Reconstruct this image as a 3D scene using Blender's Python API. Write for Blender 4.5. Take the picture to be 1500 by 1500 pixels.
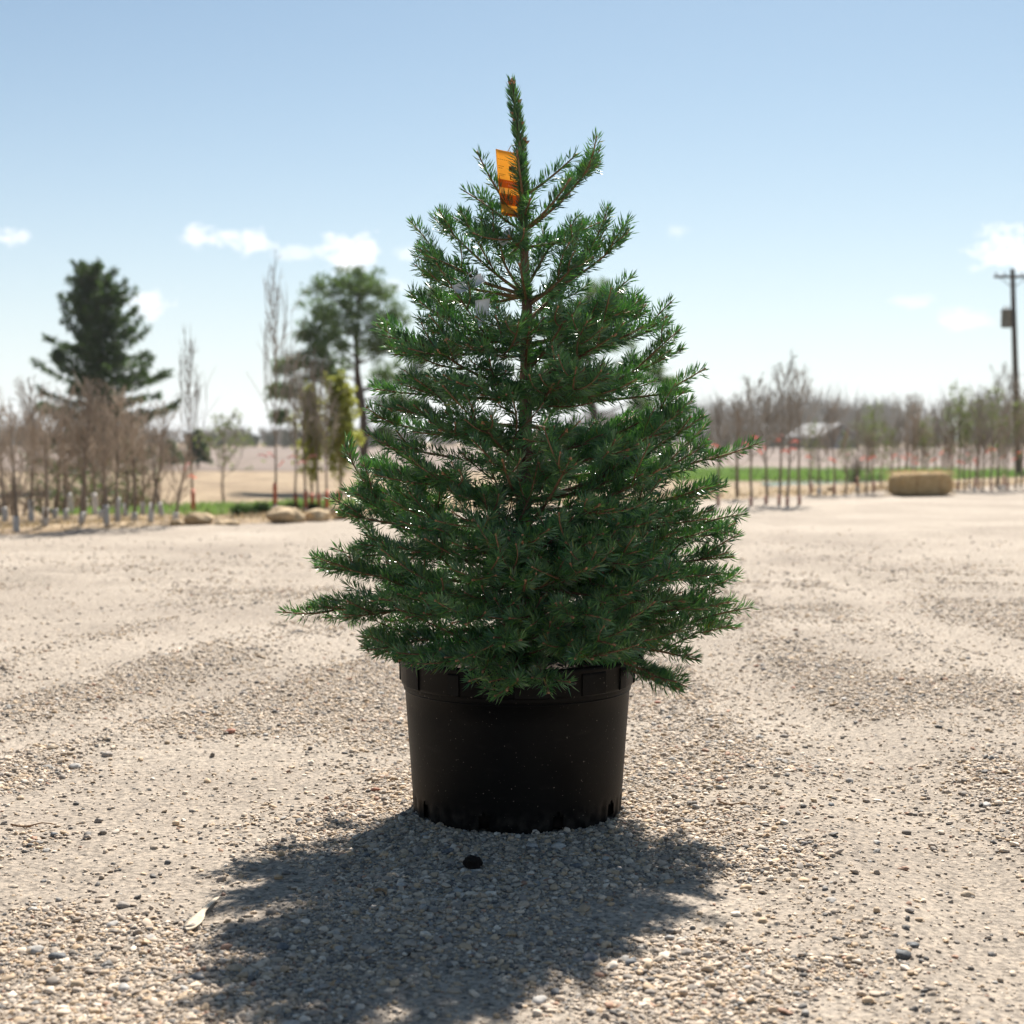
import bpy, math, random
import numpy as np

# ------------------------------------------------------------------ clear
for _o in list(bpy.data.objects):
    bpy.data.objects.remove(_o)
sc = bpy.context.scene
COL = sc.collection
R = math.radians
PI = math.pi

# ------------------------------------------------------------------ camera
CAM_H = 0.975
PITCH = R(2.83)
FPX = 35.0 / 24.0 * 1500.0
cam_d = bpy.data.cameras.new('camera')
cam_d.sensor_fit = 'HORIZONTAL'
cam_d.sensor_width = 24.0
cam_d.lens = 35.0
cam_d.clip_start = 0.05
cam_d.clip_end = 6000.0
cam_d.dof.use_dof = True
cam_d.dof.focus_distance = 3.62
cam_d.dof.aperture_fstop = 2.6
cam_d.dof.aperture_blades = 0
cam = bpy.data.objects.new('camera', cam_d)
COL.objects.link(cam)
cam.location = (0, 0, CAM_H)
cam.rotation_euler = (PI / 2 - PITCH, 0, 0)
sc.camera = cam

# ------------------------------------------------------------------ light
SUN_EL, SUN_AZ = R(46.0), R(12.0)          # azimuth from +Y towards +X
SKY_STRENGTH = 0.05
SUN_STRENGTH = 5.0
EXPOSURE = 1.0
world = bpy.data.worlds.new('World')
sc.world = world
world.use_nodes = True
wt = world.node_tree
wt.nodes.clear()
w_out = wt.nodes.new('ShaderNodeOutputWorld')
w_bg = wt.nodes.new('ShaderNodeBackground')
w_sky = wt.nodes.new('ShaderNodeTexSky')
w_sky.sky_type = 'NISHITA'
w_sky.sun_disc = False
w_sky.sun_elevation = SUN_EL
w_sky.sun_rotation = SUN_AZ
w_sky.altitude = 0.0
w_sky.air_density = 0.82
w_sky.dust_density = 0.5
w_sky.ozone_density = 1.1
w_bg.inputs['Strength'].default_value = SKY_STRENGTH
wt.links.new(w_bg.outputs[0], w_out.inputs[0])


def wmath(op, a, b=None, clamp=False):
    n = wt.nodes.new('ShaderNodeMath')
    n.operation = op
    n.use_clamp = clamp
    for i, v in enumerate((a, b)):
        if v is None:
            continue
        if isinstance(v, (int, float)):
            n.inputs[i].default_value = v
        else:
            wt.links.new(v, n.inputs[i])
    return n.outputs[0]


def build_clouds():
    """fair-weather clouds of the sky itself, set by direction"""
    tc = wt.nodes.new('ShaderNodeTexCoord')
    sep = wt.nodes.new('ShaderNodeSeparateXYZ')
    wt.links.new(tc.outputs['Generated'], sep.inputs[0])
    yy = wmath('MAXIMUM', sep.outputs[1], 0.02)
    u = wmath('DIVIDE', sep.outputs[0], yy)
    v = wmath('DIVIDE', sep.outputs[2], yy)
    comb = wt.nodes.new('ShaderNodeCombineXYZ')
    wt.links.new(u, comb.inputs[0])
    wt.links.new(wmath('MULTIPLY', v, 1.5), comb.inputs[1])
    nz = wt.nodes.new('ShaderNodeTexNoise')
    nz.inputs['Scale'].default_value = 55.0
    nz.inputs['Detail'].default_value = 6.0
    nz.inputs['Roughness'].default_value = 0.62
    wt.links.new(comb.outputs[0], nz.inputs['Vector'])
    nfac = wmath('SUBTRACT', nz.outputs[0], 0.5)
    total = None
    # px, py, half width px, half height px, strength
    for (px, py, a, b, s) in [(8, 349, 40, 17, 1.0), (292, 347, 34, 17, .95), (362, 355, 46, 19, 1.0),
                              (432, 372, 34, 13, .6), (512, 371, 62, 31, 1.1), (592, 372, 26, 16, .55),
                              (222, 443, 44, 22, .95), (1478, 368, 68, 36, 1.15), (1340, 441, 34, 11, .5),
                              (1402, 468, 54, 20, .6), (996, 338, 20, 12, .4), (560, 420, 40, 12, .4)]:
        d = pix_dir(px, py)
        u0, v0 = d[0] / d[1], d[2] / d[1]
        du = wmath('DIVIDE', wmath('SUBTRACT', u, u0), a / FPX)
        dv = wmath('DIVIDE', wmath('SUBTRACT', v, v0), b / FPX)
        rr = wmath('SQRT', wmath('ADD', wmath('MULTIPLY', du, du), wmath('MULTIPLY', dv, dv)))
        m = wmath('ADD', wmath('SUBTRACT', 0.95, rr), wmath('MULTIPLY', nfac, 3.6))
        m = wmath('MULTIPLY', wmath('MULTIPLY', m, 1.5, clamp=True), s * 0.8)
        total = m if total is None else wmath('MAXIMUM', total, m)
    front = wmath('GREATER_THAN', sep.outputs[1], 0.05)
    total = wmath('MULTIPLY', total, front, clamp=True)
    mix = wt.nodes.new('ShaderNodeMix')
    mix.data_type = 'RGBA'
    wt.links.new(total, mix.inputs[0])
    # thin white haze bank low over the horizon, all round
    el = wmath('MAXIMUM', sep.outputs[2], 0.0)
    hz = wmath('MULTIPLY', wmath('POWER', 2.718, wmath('MULTIPLY', el, -1 / 0.13)), 0.98, clamp=True)
    mh = wt.nodes.new('ShaderNodeMix')
    mh.data_type = 'RGBA'
    wt.links.new(hz, mh.inputs[0])
    tint = wt.nodes.new('ShaderNodeMix')
    tint.data_type = 'RGBA'
    tint.blend_type = 'MULTIPLY'
    tint.inputs[0].default_value = 1.0
    wt.links.new(w_sky.outputs[0], tint.inputs[6])
    tint.inputs[7].default_value = (0.84, 1.0, 0.99, 1)
    wt.links.new(tint.outputs[2], mh.inputs[6])
    mh.inputs[7].default_value = (10.0, 10.3, 10.5, 1)
    wt.links.new(mh.outputs[2], mix.inputs[6])
    mix.inputs[7].default_value = (12.0, 12.2, 12.6, 1)
    wt.links.new(mix.outputs[2], w_bg.inputs['Color'])


def pix_dir(px, py):
    a, b = (px - 750.0) / FPX, (750.0 - py) / FPX
    cp, sp = math.cos(PITCH), math.sin(PITCH)
    return np.array([a, cp + b * sp, -sp + b * cp])


def at(px, py, Y):
    d = pix_dir(px, py)
    return np.array([0, 0, CAM_H]) + d * (Y / d[1])


build_clouds()

sun_d = bpy.data.lights.new('sun', 'SUN')
sun_d.energy = SUN_STRENGTH
sun_d.angle = R(0.53)
sun_d.color = (1.0, 0.945, 0.87)
sun = bpy.data.objects.new('sun', sun_d)
COL.objects.link(sun)
sun.rotation_euler = (PI / 2 - SUN_EL, 0, PI - SUN_AZ)
sun.location = (20, 60, 60)

sc.view_settings.view_transform = 'Standard'
sc.view_settings.look = 'None'
sc.view_settings.gamma = 1.0
sc.view_settings.exposure = EXPOSURE
sc.view_settings.use_curve_mapping = False
sc.render.engine = 'CYCLES'
sc.cycles.use_denoising = True
sc.cycles.max_bounces = 9
sc.cycles.diffuse_bounces = 6
sc.cycles.glossy_bounces = 2
sc.cycles.transmission_bounces = 6
sc.cycles.caustics_reflective = False
sc.cycles.caustics_refractive = False

# ------------------------------------------------------------------ helpers
class MB:
    """collects pieces and links them as ONE mesh object"""
    def __init__(self):
        self.v, self.f3, self.f4, self.n = [], [], [], 0

    def add(self, v, f):
        v = np.asarray(v, float).reshape(-1, 3)
        f = np.asarray(f, np.int64)
        if f.size:
            (self.f3 if f.shape[1] == 3 else self.f4).append(f + self.n)
        self.v.append(v)
        self.n += len(v)
        return self

    def tube(self, pts, rad, n=5, cap=True):
        pts = np.asarray(pts, float)
        k = len(pts)
        rad = np.broadcast_to(np.asarray(rad, float), (k,))
        t = np.gradient(pts, axis=0)
        t /= np.linalg.norm(t, axis=1, keepdims=True) + 1e-12
        m = t.mean(0)
        ref = np.array([0, 0, 1.0]) if abs(m[2]) < 0.8 * np.linalg.norm(m) + 1e-9 else np.array([1.0, 0, 0])
        a = np.cross(t, ref)
        a /= np.linalg.norm(a, axis=1, keepdims=True) + 1e-12
        b = np.cross(t, a)
        ang = np.arange(n) * 2 * PI / n
        ring = (np.cos(ang)[None, :, None] * a[:, None, :] + np.sin(ang)[None, :, None] * b[:, None, :]) * rad[:, None, None] + pts[:, None, :]
        i = np.arange(k - 1)[:, None] * n
        j = np.arange(n)[None, :]
        j2 = (j + 1) % n
        f = np.stack([i + j, i + n + j, i + n + j2, i + j2], -1).reshape(-1, 4)
        base = self.n
        self.add(ring.reshape(-1, 3), f)
        if cap:
            c0, c1 = self.n, self.n + 1
            self.v.append(np.array([pts[0], pts[-1]]))
            self.n += 2
            jj = np.arange(n)
            jn = (jj + 1) % n
            self.f3.append(np.stack([base + jj, base + jn, np.full(n, c0)], -1))
            o = base + (k - 1) * n
            self.f3.append(np.stack([o + jn, o + jj, np.full(n, c1)], -1))
        return self

    def box(self, c, s, rz=0.0):
        c, s = np.asarray(c, float), np.asarray(s, float) / 2
        v = np.array([[x, y, z] for x in (-1, 1) for y in (-1, 1) for z in (-1, 1)], float) * s
        cr, sr = math.cos(rz), math.sin(rz)
        v = np.stack([v[:, 0] * cr - v[:, 1] * sr, v[:, 0] * sr + v[:, 1] * cr, v[:, 2]], -1) + c
        return self.add(v, [[0, 1, 3, 2], [4, 6, 7, 5], [0, 4, 5, 1], [2, 3, 7, 6], [0, 2, 6, 4], [1, 5, 7, 3]])

    def lathe(self, prof, n=96, rfun=None):
        """prof: list of (r, z); open profile, rotated about z"""
        prof = np.asarray(prof, float)
        ang = np.arange(n) * 2 * PI / n
        rr = np.repeat(prof[:, 0][:, None], n, 1)
        zz = np.repeat(prof[:, 1][:, None], n, 1)
        if rfun is not None:
            rr = rfun(rr, zz, ang[None, :])
        v = np.stack([rr * np.cos(ang), rr * np.sin(ang), zz], -1).reshape(-1, 3)
        k = len(prof)
        i = np.arange(k - 1)[:, None] * n
        j = np.arange(n)[None, :]
        j2 = (j + 1) % n
        return self.add(v, np.stack([i + j, i + j2, i + n + j2, i + n + j], -1).reshape(-1, 4))

    def mesh(self, name, mat, smooth=True):
        me = bpy.data.meshes.new(name)
        v = np.concatenate(self.v) if self.v else np.zeros((0, 3))
        f3 = np.concatenate(self.f3) if self.f3 else np.zeros((0, 3), np.int64)
        f4 = np.concatenate(self.f4) if self.f4 else np.zeros((0, 4), np.int64)
        me.vertices.add(len(v))
        me.vertices.foreach_set('co', v.astype(np.float32).ravel())
        nl = len(f3) * 3 + len(f4) * 4
        me.loops.add(nl)
        me.loops.foreach_set('vertex_index', np.concatenate([f3.ravel(), f4.ravel()]).astype(np.int32))
        me.polygons.add(len(f3) + len(f4))
        starts = np.concatenate([np.arange(len(f3)) * 3, len(f3) * 3 + np.arange(len(f4)) * 4])
        me.polygons.foreach_set('loop_start', starts.astype(np.int32))
        me.update(calc_edges=True)
        me.polygons.foreach_set('use_smooth', np.full(len(me.polygons), smooth))
        for m in (mat if isinstance(mat, (list, tuple)) else [mat]):
            me.materials.append(m)
        me.validate()
        return me

    def build(self, name, mat, parent=None, smooth=True, kind=None):
        return obj(name, self.mesh(name, mat, smooth), parent, kind)


def obj(name, data, parent=None, kind=None):
    o = bpy.data.objects.new(name, data)
    COL.objects.link(o)
    o.parent = parent
    if kind:
        o['kind'] = kind
    return o


def tag(o, label, cat, group=None):
    o['label'] = label
    o['category'] = cat
    if group:
        o['group'] = group
    return o


def thing(name, label, cat, loc=(0, 0, 0), rz=0.0, group=None, scale=1.0):
    o = obj(name, None)
    o.location = tuple(float(c) for c in loc)
    o.rotation_euler = (0, 0, rz)
    o.scale = (scale,) * 3 if isinstance(scale, (int, float)) else scale
    o.empty_display_size = 0.1
    return tag(o, label, cat, group)


def unit(v):
    v = np.asarray(v, float)
    return v / (np.linalg.norm(v) + 1e-12)


# value noise -------------------------------------------------------
_tab = np.random.default_rng(11).random((256, 256))


def vnoise(x, y):
    x, y = np.asarray(x, float), np.asarray(y, float)
    xi, yi = np.floor(x).astype(int), np.floor(y).astype(int)
    fx, fy = x - xi, y - yi
    fx, fy = fx * fx * (3 - 2 * fx), fy * fy * (3 - 2 * fy)
    g = lambda i, j: _tab[i & 255, j & 255]
    return (g(xi, yi) * (1 - fx) + g(xi + 1, yi) * fx) * (1 - fy) + (g(xi, yi + 1) * (1 - fx) + g(xi + 1, yi + 1) * fx) * fy


def fbm(x, y, o=4):
    s, a, t = 0, 0.5, 0
    for k in range(o):
        s = s + a * vnoise(x * 2 ** k + 17.3 * k, y * 2 ** k + 5.1 * k)
        t += a
        a *= 0.5
    return s / t


def sstep(a, b, x):
    t = np.clip((np.asarray(x, float) - a) / (b - a), 0, 1)
    return t * t * (3 - 2 * t)


# materials ----------------------------------------------------------
def nodes_of(m):
    m.use_nodes = True
    return m.node_tree


def mat(name, c1, c2=None, scale=8.0, rough=0.8, bump=0.0, bscale=None, trans=0.0, tcol=None, spec=0.3,
        metallic=0.0, detail=5.0, stretch=None, rand=0.0, lo=0.35, hi=0.65):
    m = bpy.data.materials.new(name)
    t = nodes_of(m)
    b = t.nodes['Principled BSDF']
    b.inputs['Roughness'].default_value = rough
    b.inputs['Specular IOR Level'].default_value = spec
    b.inputs['Metallic'].default_value = metallic
    col = None
    tc = t.nodes.new('ShaderNodeTexCoord')
    vec = tc.outputs['Object']
    if stretch:
        mp = t.nodes.new('ShaderNodeMapping')
        mp.inputs['Scale'].default_value = stretch
        t.links.new(vec, mp.inputs[0])
        vec = mp.outputs[0]
    if c2 is not None:
        nz = t.nodes.new('ShaderNodeTexNoise')
        nz.inputs['Scale'].default_value = scale
        nz.inputs['Detail'].default_value = detail
        t.links.new(vec, nz.inputs['Vector'])
        rp = t.nodes.new('ShaderNodeValToRGB')
        rp.color_ramp.elements[0].position = lo
        rp.color_ramp.elements[1].position = hi
        rp.color_ramp.elements[0].color = (*c1, 1)
        rp.color_ramp.elements[1].color = (*c2, 1)
        t.links.new(nz.outputs[0], rp.inputs[0])
        col = rp.outputs[0]
    else:
        rgb = t.nodes.new('ShaderNodeRGB')
        rgb.outputs[0].default_value = (*c1, 1)
        col = rgb.outputs[0]
    if rand > 0:
        oi = t.nodes.new('ShaderNodeObjectInfo')
        hs = t.nodes.new('ShaderNodeHueSaturation')
        mr = t.nodes.new('ShaderNodeMapRange')
        mr.inputs[3].default_value = 1 - rand
        mr.inputs[4].default_value = 1 + rand
        t.links.new(oi.outputs['Random'], mr.inputs[0])
        t.links.new(mr.outputs[0], hs.inputs['Value'])
        t.links.new(col, hs.inputs['Color'])
        col = hs.outputs[0]
    t.links.new(col, b.inputs['Base Color'])
    if bump > 0:
        nb = t.nodes.new('ShaderNodeTexNoise')
        nb.inputs['Scale'].default_value = bscale or scale * 3
        nb.inputs['Detail'].default_value = 6
        t.links.new(vec, nb.inputs['Vector'])
        bp = t.nodes.new('ShaderNodeBump')
        bp.inputs['Strength'].default_value = min(1.0, bump)
        bp.inputs['Distance'].default_value = 0.02
        t.links.new(nb.outputs[0], bp.inputs['Height'])
        t.links.new(bp.outputs[0], b.inputs['Normal'])
    if trans > 0:
        tr = t.nodes.new('ShaderNodeBsdfTranslucent')
        if tcol is not None:
            tr.inputs[0].default_value = (*tcol, 1)
        else:
            t.links.new(col, tr.inputs[0])
        mx = t.nodes.new('ShaderNodeMixShader')
        mx.inputs[0].default_value = trans
        t.links.new(b.outputs[0], mx.inputs[1])
        t.links.new(tr.outputs[0], mx.inputs[2])
        t.links.new(mx.outputs[0], t.nodes['Material Output'].inputs[0])
    return m


M = {}
M['needle'] = mat('needle_green', (0.072, 0.176, 0.104), (0.142, 0.268, 0.126), 14, 0.27, trans=0.42, tcol=(0.34, 0.62, 0.18), spec=0.75)
M['twig'] = mat('twig_bark', (0.17, 0.095, 0.05), (0.29, 0.175, 0.095), 60, 0.75, bump=0.3, bscale=300)
M['bark'] = mat('spruce_bark', (0.14, 0.085, 0.058), (0.30, 0.185, 0.125), 30, 0.9, bump=0.7, bscale=120, stretch=(1, 1, 0.35))
M['bud'] = mat('bud_brown', (0.26, 0.13, 0.06), (0.42, 0.25, 0.14), 150, 0.6)
M['pot'] = mat('pot_black_plastic', (0.0024, 0.0024, 0.0027), (0.005, 0.0048, 0.0046), 9, 0.44, bump=0.06, bscale=260, spec=0.09)
M['soil'] = mat('potting_soil', (0.020, 0.013, 0.009), (0.07, 0.045, 0.028), 40, 0.95, bump=0.8, bscale=120)
M['stick'] = mat('pale_wood', (0.55, 0.44, 0.31), (0.68, 0.58, 0.45), 40, 0.7, bump=0.25, bscale=220, stretch=(1, 6, 1))
M['clod'] = mat('dark_clod', (0.012, 0.008, 0.006), (0.045, 0.028, 0.019), 60, 0.95, bump=0.9, bscale=140)
M['leafdry'] = mat('dry_leaf', (0.38, 0.25, 0.14), (0.55, 0.42, 0.28), 60, 0.7, trans=0.3)
M['white_tag'] = mat('white_plastic', (0.78, 0.79, 0.80), (0.84, 0.84, 0.84), 30, 0.45, trans=0.25, tcol=(0.8, 0.82, 0.85))
M['tag_orange'] = mat('tag_orange', (0.84, 0.42, 0.07), (0.90, 0.52, 0.12), 25, 0.45, trans=0.6, tcol=(0.90, 0.58, 0.16), stretch=(1, 1, 4))
M['tag_brown'] = mat('tag_brown', (0.40, 0.115, 0.025), (0.48, 0.16, 0.04), 40, 0.45, trans=0.6, tcol=(0.66, 0.26, 0.08))
M['tag_ink'] = mat('tag_ink', (0.16, 0.075, 0.02), (0.22, 0.10, 0.03), 40, 0.5, trans=0.2, tcol=(0.22, 0.09, 0.02))
M['tag_cream'] = mat('tag_cream', (0.80, 0.66, 0.50), None, rough=0.5, trans=0.6, tcol=(0.95, 0.85, 0.7))
M['bg_spruce'] = mat('far_spruce_needles', (0.018, 0.045, 0.024), (0.055, 0.10, 0.040), 1.1, 0.6, trans=0.28, tcol=(0.10, 0.18, 0.04))
M['bg_pine'] = mat('far_pine_needles', (0.045, 0.098, 0.034), (0.105, 0.168, 0.05), 1.3, 0.6, trans=0.35, tcol=(0.17, 0.27, 0.07))
M['bg_bark'] = mat('far_bark', (0.055, 0.042, 0.034), (0.12, 0.092, 0.075), 6, 0.9, bump=0.4, bscale=30)
M['young_bark'] = mat('young_bark', (0.16, 0.125, 0.095), (0.27, 0.215, 0.17), 14, 0.85, rand=0.25)
M['twig_brown'] = mat('bare_twigs', (0.26, 0.205, 0.155), (0.41, 0.335, 0.265), 5, 0.85, rand=0.25)
M['twig_grey'] = mat('bare_twigs_grey', (0.23, 0.20, 0.165), (0.35, 0.31, 0.265), 5, 0.85, rand=0.2)
M['leaf_yellow'] = mat('spring_leaf_yellow', (0.18, 0.20, 0.04), (0.29, 0.30, 0.07), 3, 0.55, trans=0.45, tcol=(0.44, 0.47, 0.10))
M['twig_yellow'] = mat('bare_twigs_yellow', (0.30, 0.27, 0.11), (0.42, 0.38, 0.17), 5, 0.8)
M['leaf_green'] = mat('spring_leaf_green', (0.085, 0.125, 0.035), (0.16, 0.20, 0.06), 3, 0.55, trans=0.35, tcol=(0.24, 0.32, 0.08))
M['shrub_green'] = mat('shrub_green', (0.024, 0.058, 0.017), (0.065, 0.125, 0.032), 5, 0.6, trans=0.25, tcol=(0.12, 0.24, 0.04))
M['guard'] = mat('white_guard', (0.55, 0.53, 0.51), (0.72, 0.70, 0.67), 10, 0.7, rand=0.25, trans=.3, tcol=(.7, .68, .64))
M['wrap'] = mat('orange_wrap', (0.46, 0.12, 0.06), (0.58, 0.19, 0.10), 15, 0.6)
M['wrap_pale'] = mat('pinkish_wrap', (0.30, 0.16, 0.125), (0.42, 0.24, 0.19), 15, 0.6)
M['ribbon'] = mat('pink_ribbon', (0.80, 0.16, 0.12), (0.88, 0.24, 0.18), 9, 0.4, trans=0.4, tcol=(0.95, 0.22, 0.14), rand=0.15)
M['ribbon_pink'] = mat('pale_pink_ribbon', (0.85, 0.36, 0.36), (0.88, 0.44, 0.42), 9, 0.4, trans=0.35, tcol=(0.95, 0.45, 0.42))
M['rock'] = mat('tan_rock', (0.42, 0.29, 0.155), (0.66, 0.51, 0.32), 7, 0.85, bump=0.5, bscale=25, rand=0.12)
M['straw'] = mat('straw', (0.44, 0.295, 0.13), (0.66, 0.49, 0.27), 22, 0.8, bump=0.7, bscale=70, stretch=(0.5, 3, 3))
M['strawblade'] = mat('straw_blade', (0.42, 0.31, 0.16), (0.64, 0.51, 0.31), 12, 0.7, trans=0.3)
M['twine'] = mat('orange_twine', (0.46, 0.23, 0.09), None, rough=0.8)
M['dry_grass'] = mat('dry_grass_blade', (0.33, 0.245, 0.13), (0.56, 0.45, 0.28), 2.5, 0.8, trans=0.3)
M['grass'] = mat('grass_blade', (0.085, 0.145, 0.035), (0.16, 0.225, 0.06), 0.6, 0.6, trans=0.35, tcol=(0.22, 0.38, 0.08))
M['grass_soil'] = mat('grass_soil', (0.14, 0.15, 0.065), (0.25, 0.225, 0.12), 0.3, 0.9)
M['field'] = mat('brown_field', (0.14, 0.102, 0.082), (0.24, 0.183, 0.145), 0.12, 0.95, stretch=(0.25, 1, 1), bump=0.4, bscale=3)
M['pole'] = mat('pole_wood', (0.075, 0.062, 0.052), (0.15, 0.125, 0.105), 4, 0.9, bump=0.4, bscale=30, stretch=(3, 3, 0.3))
M['metal'] = mat('grey_metal', (0.15, 0.155, 0.16), (0.20, 0.205, 0.21), 6, 0.5, metallic=0.3)
M['roof'] = mat('pale_metal_roof', (0.48, 0.48, 0.47), (0.60, 0.60, 0.585), 0.8, 0.45)
M['barn'] = mat('dark_barn_wall', (0.085, 0.078, 0.072), (0.15, 0.135, 0.12), 0.9, 0.85, stretch=(4, 4, 0.3))
M['glass'] = mat('window_glass', (0.05, 0.06, 0.07), None, rough=0.1, spec=0.6)
M['treeline'] = mat('far_wood', (0.23, 0.215, 0.185), (0.33, 0.31, 0.27), 0.05, 0.95)
M['treeline_green'] = mat('far_wood_green', (0.075, 0.085, 0.055), (0.16, 0.165, 0.10), 0.05, 0.95)


def needle_variation(m):
    """each needle its own tone, a few of them dry and brown"""
    t = m.node_tree
    b = t.nodes['Principled BSDF']
    tr = [n for n in t.nodes if n.type == 'BSDF_TRANSLUCENT'][0]
    g = t.nodes.new('ShaderNodeNewGeometry')
    r = t.nodes.new('ShaderNodeValToRGB')
    e = r.color_ramp.elements
    for _ in range(3):
        e.new(.5)
    for q, (p, c) in zip(e, [(0.0, (1.9, 1.0, .55)), (.035, (.62, .62, .66)), (.45, (.95, .95, 1.0)), (.85, (1.15, 1.12, .95)), (1.0, (1.5, 1.35, .9))]):
        q.position = p
        q.color = (*c, 1)
    t.links.new(g.outputs['Random Per Island'], r.inputs[0])
    for sock in (b.inputs['Base Color'], tr.inputs[0]):
        x = t.nodes.new('ShaderNodeMix')
        x.data_type = 'RGBA'
        x.blend_type = 'MULTIPLY'
        x.inputs[0].default_value = 1.0
        if sock.links:
            t.links.new(sock.links[0].from_socket, x.inputs[6])
        else:
            x.inputs[6].default_value = sock.default_value
        t.links.new(r.outputs[0], x.inputs[7])
        t.links.new(x.outputs[2], sock)


needle_variation(M['needle'])


def water_mat():
    m = bpy.data.materials.new('pond_water')
    t = nodes_of(m)
    b = t.nodes['Principled BSDF']
    b.inputs['Base Color'].default_value = (0.05, 0.06, 0.065, 1)
    b.inputs['Roughness'].default_value = 0.12
    b.inputs['Specular IOR Level'].default_value = 0.6
    nz = t.nodes.new('ShaderNodeTexNoise')
    nz.inputs['Scale'].default_value = 3.0
    bp = t.nodes.new('ShaderNodeBump')
    bp.inputs['Strength'].default_value = 0.06
    t.links.new(nz.outputs[0], bp.inputs['Height'])
    t.links.new(bp.outputs[0], b.inputs['Normal'])
    return m


def ground_mat(name, tones, speck, dark):
    """packed dust with stones too small to build: tone patches, speckle, relief"""
    m = bpy.data.materials.new(name)
    t = nodes_of(m)
    b = t.nodes['Principled BSDF']
    b.inputs['Roughness'].default_value = 0.92
    b.inputs['Specular IOR Level'].default_value = 0.2
    tc = t.nodes.new('ShaderNodeTexCoord')

    def noise(s, d=5, r=0.55):
        n = t.nodes.new('ShaderNodeTexNoise')
        n.inputs['Scale'].default_value = s
        n.inputs['Detail'].default_value = d
        n.inputs['Roughness'].default_value = r
        t.links.new(tc.outputs['Object'], n.inputs['Vector'])
        return n.outputs[0]

    def ramp(x, stops):
        r = t.nodes.new('ShaderNodeValToRGB')
        e = r.color_ramp.elements
        while len(e) < len(stops):
            e.new(0.5)
        for q, (p, c) in zip(e, stops):
            q.position = p
            q.color = (*c, 1) if len(c) == 3 else c
        t.links.new(x, r.inputs[0])
        return r.outputs[0]

    def mul(a, c, fac):
        x = t.nodes.new('ShaderNodeMix')
        x.data_type = 'RGBA'
        x.blend_type = 'MULTIPLY'
        x.inputs[0].default_value = fac
        t.links.new(a, x.inputs[6])
        t.links.new(c, x.inputs[7])
        return x.outputs[2]

    base = ramp(noise(0.55, 6), [(0.32, tones[0]), (0.5, tones[1]), (0.68, tones[2])])
    sp = ramp(noise(speck, 3, 0.7), [(0.36, (dark,) * 3), (0.5, (0.92,) * 3), (0.66, (1.18, 1.16, 1.12))])
    c = mul(base, sp, 1.0)
    vo = t.nodes.new('ShaderNodeTexVoronoi')
    vo.inputs['Scale'].default_value = speck * 1.3
    t.links.new(tc.outputs['Object'], vo.inputs['Vector'])
    c = mul(c, ramp(vo.outputs['Color'], [(0.2, (0.72, 0.71, 0.70)), (0.6, (1, 1, 1)), (0.9, (1.15, 1.12, 1.08))]), 0.75)
    t.links.new(c, b.inputs['Base Color'])
    bp = t.nodes.new('ShaderNodeBump')
    bp.inputs['Strength'].default_value = 0.7
    bp.inputs['Distance'].default_value = 0.012
    t.links.new(noise(speck * 0.9, 6, 0.7), bp.inputs['Height'])
    t.links.new(bp.outputs[0], b.inputs['Normal'])
    return m


M['lot'] = ground_mat('gravel_dust', ((0.35, 0.295, 0.24), (0.425, 0.362, 0.295), (0.50, 0.43, 0.355)), 70, 0.5)
M['verge'] = ground_mat('dry_verge_soil', ((0.20, 0.14, 0.085), (0.34, 0.25, 0.155), (0.44, 0.34, 0.22)), 9, 0.55)

# ------------------------------------------------------------------ terrain
EDGE0, EDGEK = 19.3, 0.98


def edge_s(x, y):
    return (np.asarray(y, float) - EDGE0 - EDGEK * np.asarray(x, float)) / 1.4


def terrain(x, y):
    s = edge_s(x, y)
    z = -1.1 * sstep(3.4, 15, s)
    z = z + 0.07 * np.exp(-((s - 0.7) / 0.45) ** 2) * (0.4 + 1.1 * fbm(np.asarray(x) * .9, np.asarray(y) * .9, 3))
    z = z + np.where(s > 0.3, (fbm(np.asarray(x) * 1.3 + 40, np.asarray(y) * 1.3, 3) - .5) * 0.10 * sstep(.3, 1.2, s) * (1 - sstep(10, 15, s)), 0)
    return z


def lot_relief(x, y):
    """small undulation of the yard, with worn vehicle tracks"""
    x, y = np.asarray(x, float), np.asarray(y, float)
    z = (fbm(x * 0.7, y * 0.7, 4) - 0.5) * 0.05 + (fbm(x * 5, y * 5, 3) - 0.5) * 0.014
    for (x0, y0, ang, amp) in TRACKS:
        d = (x - x0) * math.cos(ang) + (y - y0) * math.sin(ang) + (fbm(x * .5 + 9, y * .5, 2) - .5) * .5
        z = z - amp * np.exp(-(d / 0.16) ** 2) + amp * .7 * np.exp(-((np.abs(d) - .30) / 0.09) ** 2)
    near = np.exp(-((np.hypot(x - 0.02, y - 3.86)) / 0.55) ** 4)
    return z * (1 - near)


TRACKS = [(-2.0, 6.0, R(-19), .022), (-0.95, 6.2, R(-21), .020), (1.12, 4.0, R(3), .020), (2.5, 4.5, R(4), .022),
          (0, 10.2, R(84), .018), (0, 12.0, R(80), .022), (3.5, 14.5, R(120), .028), (5.5, 15.5, R(122), .028), (-3, 12.2, R(118), .022)]


def graded(lo, hi, f0, f1, step, grow=1.09):
    c = list(np.arange(f0, f1 + 1e-6, step))
    d, x = step, f1
    while x < hi:
        d *= grow
        x += d
        c.append(min(x, hi))
    d, x = step, f0
    while x > lo:
        d *= grow
        x -= d
        c.insert(0, max(x, lo))
    return np.array(c)


def grid_faces(nx, ny):
    i = np.arange(nx - 1)[:, None] * ny
    j = np.arange(ny - 1)[None, :]
    return np.stack([i + j, i + ny + j, i + ny + j + 1, i + j + 1], -1).reshape(-1, 4)


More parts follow.
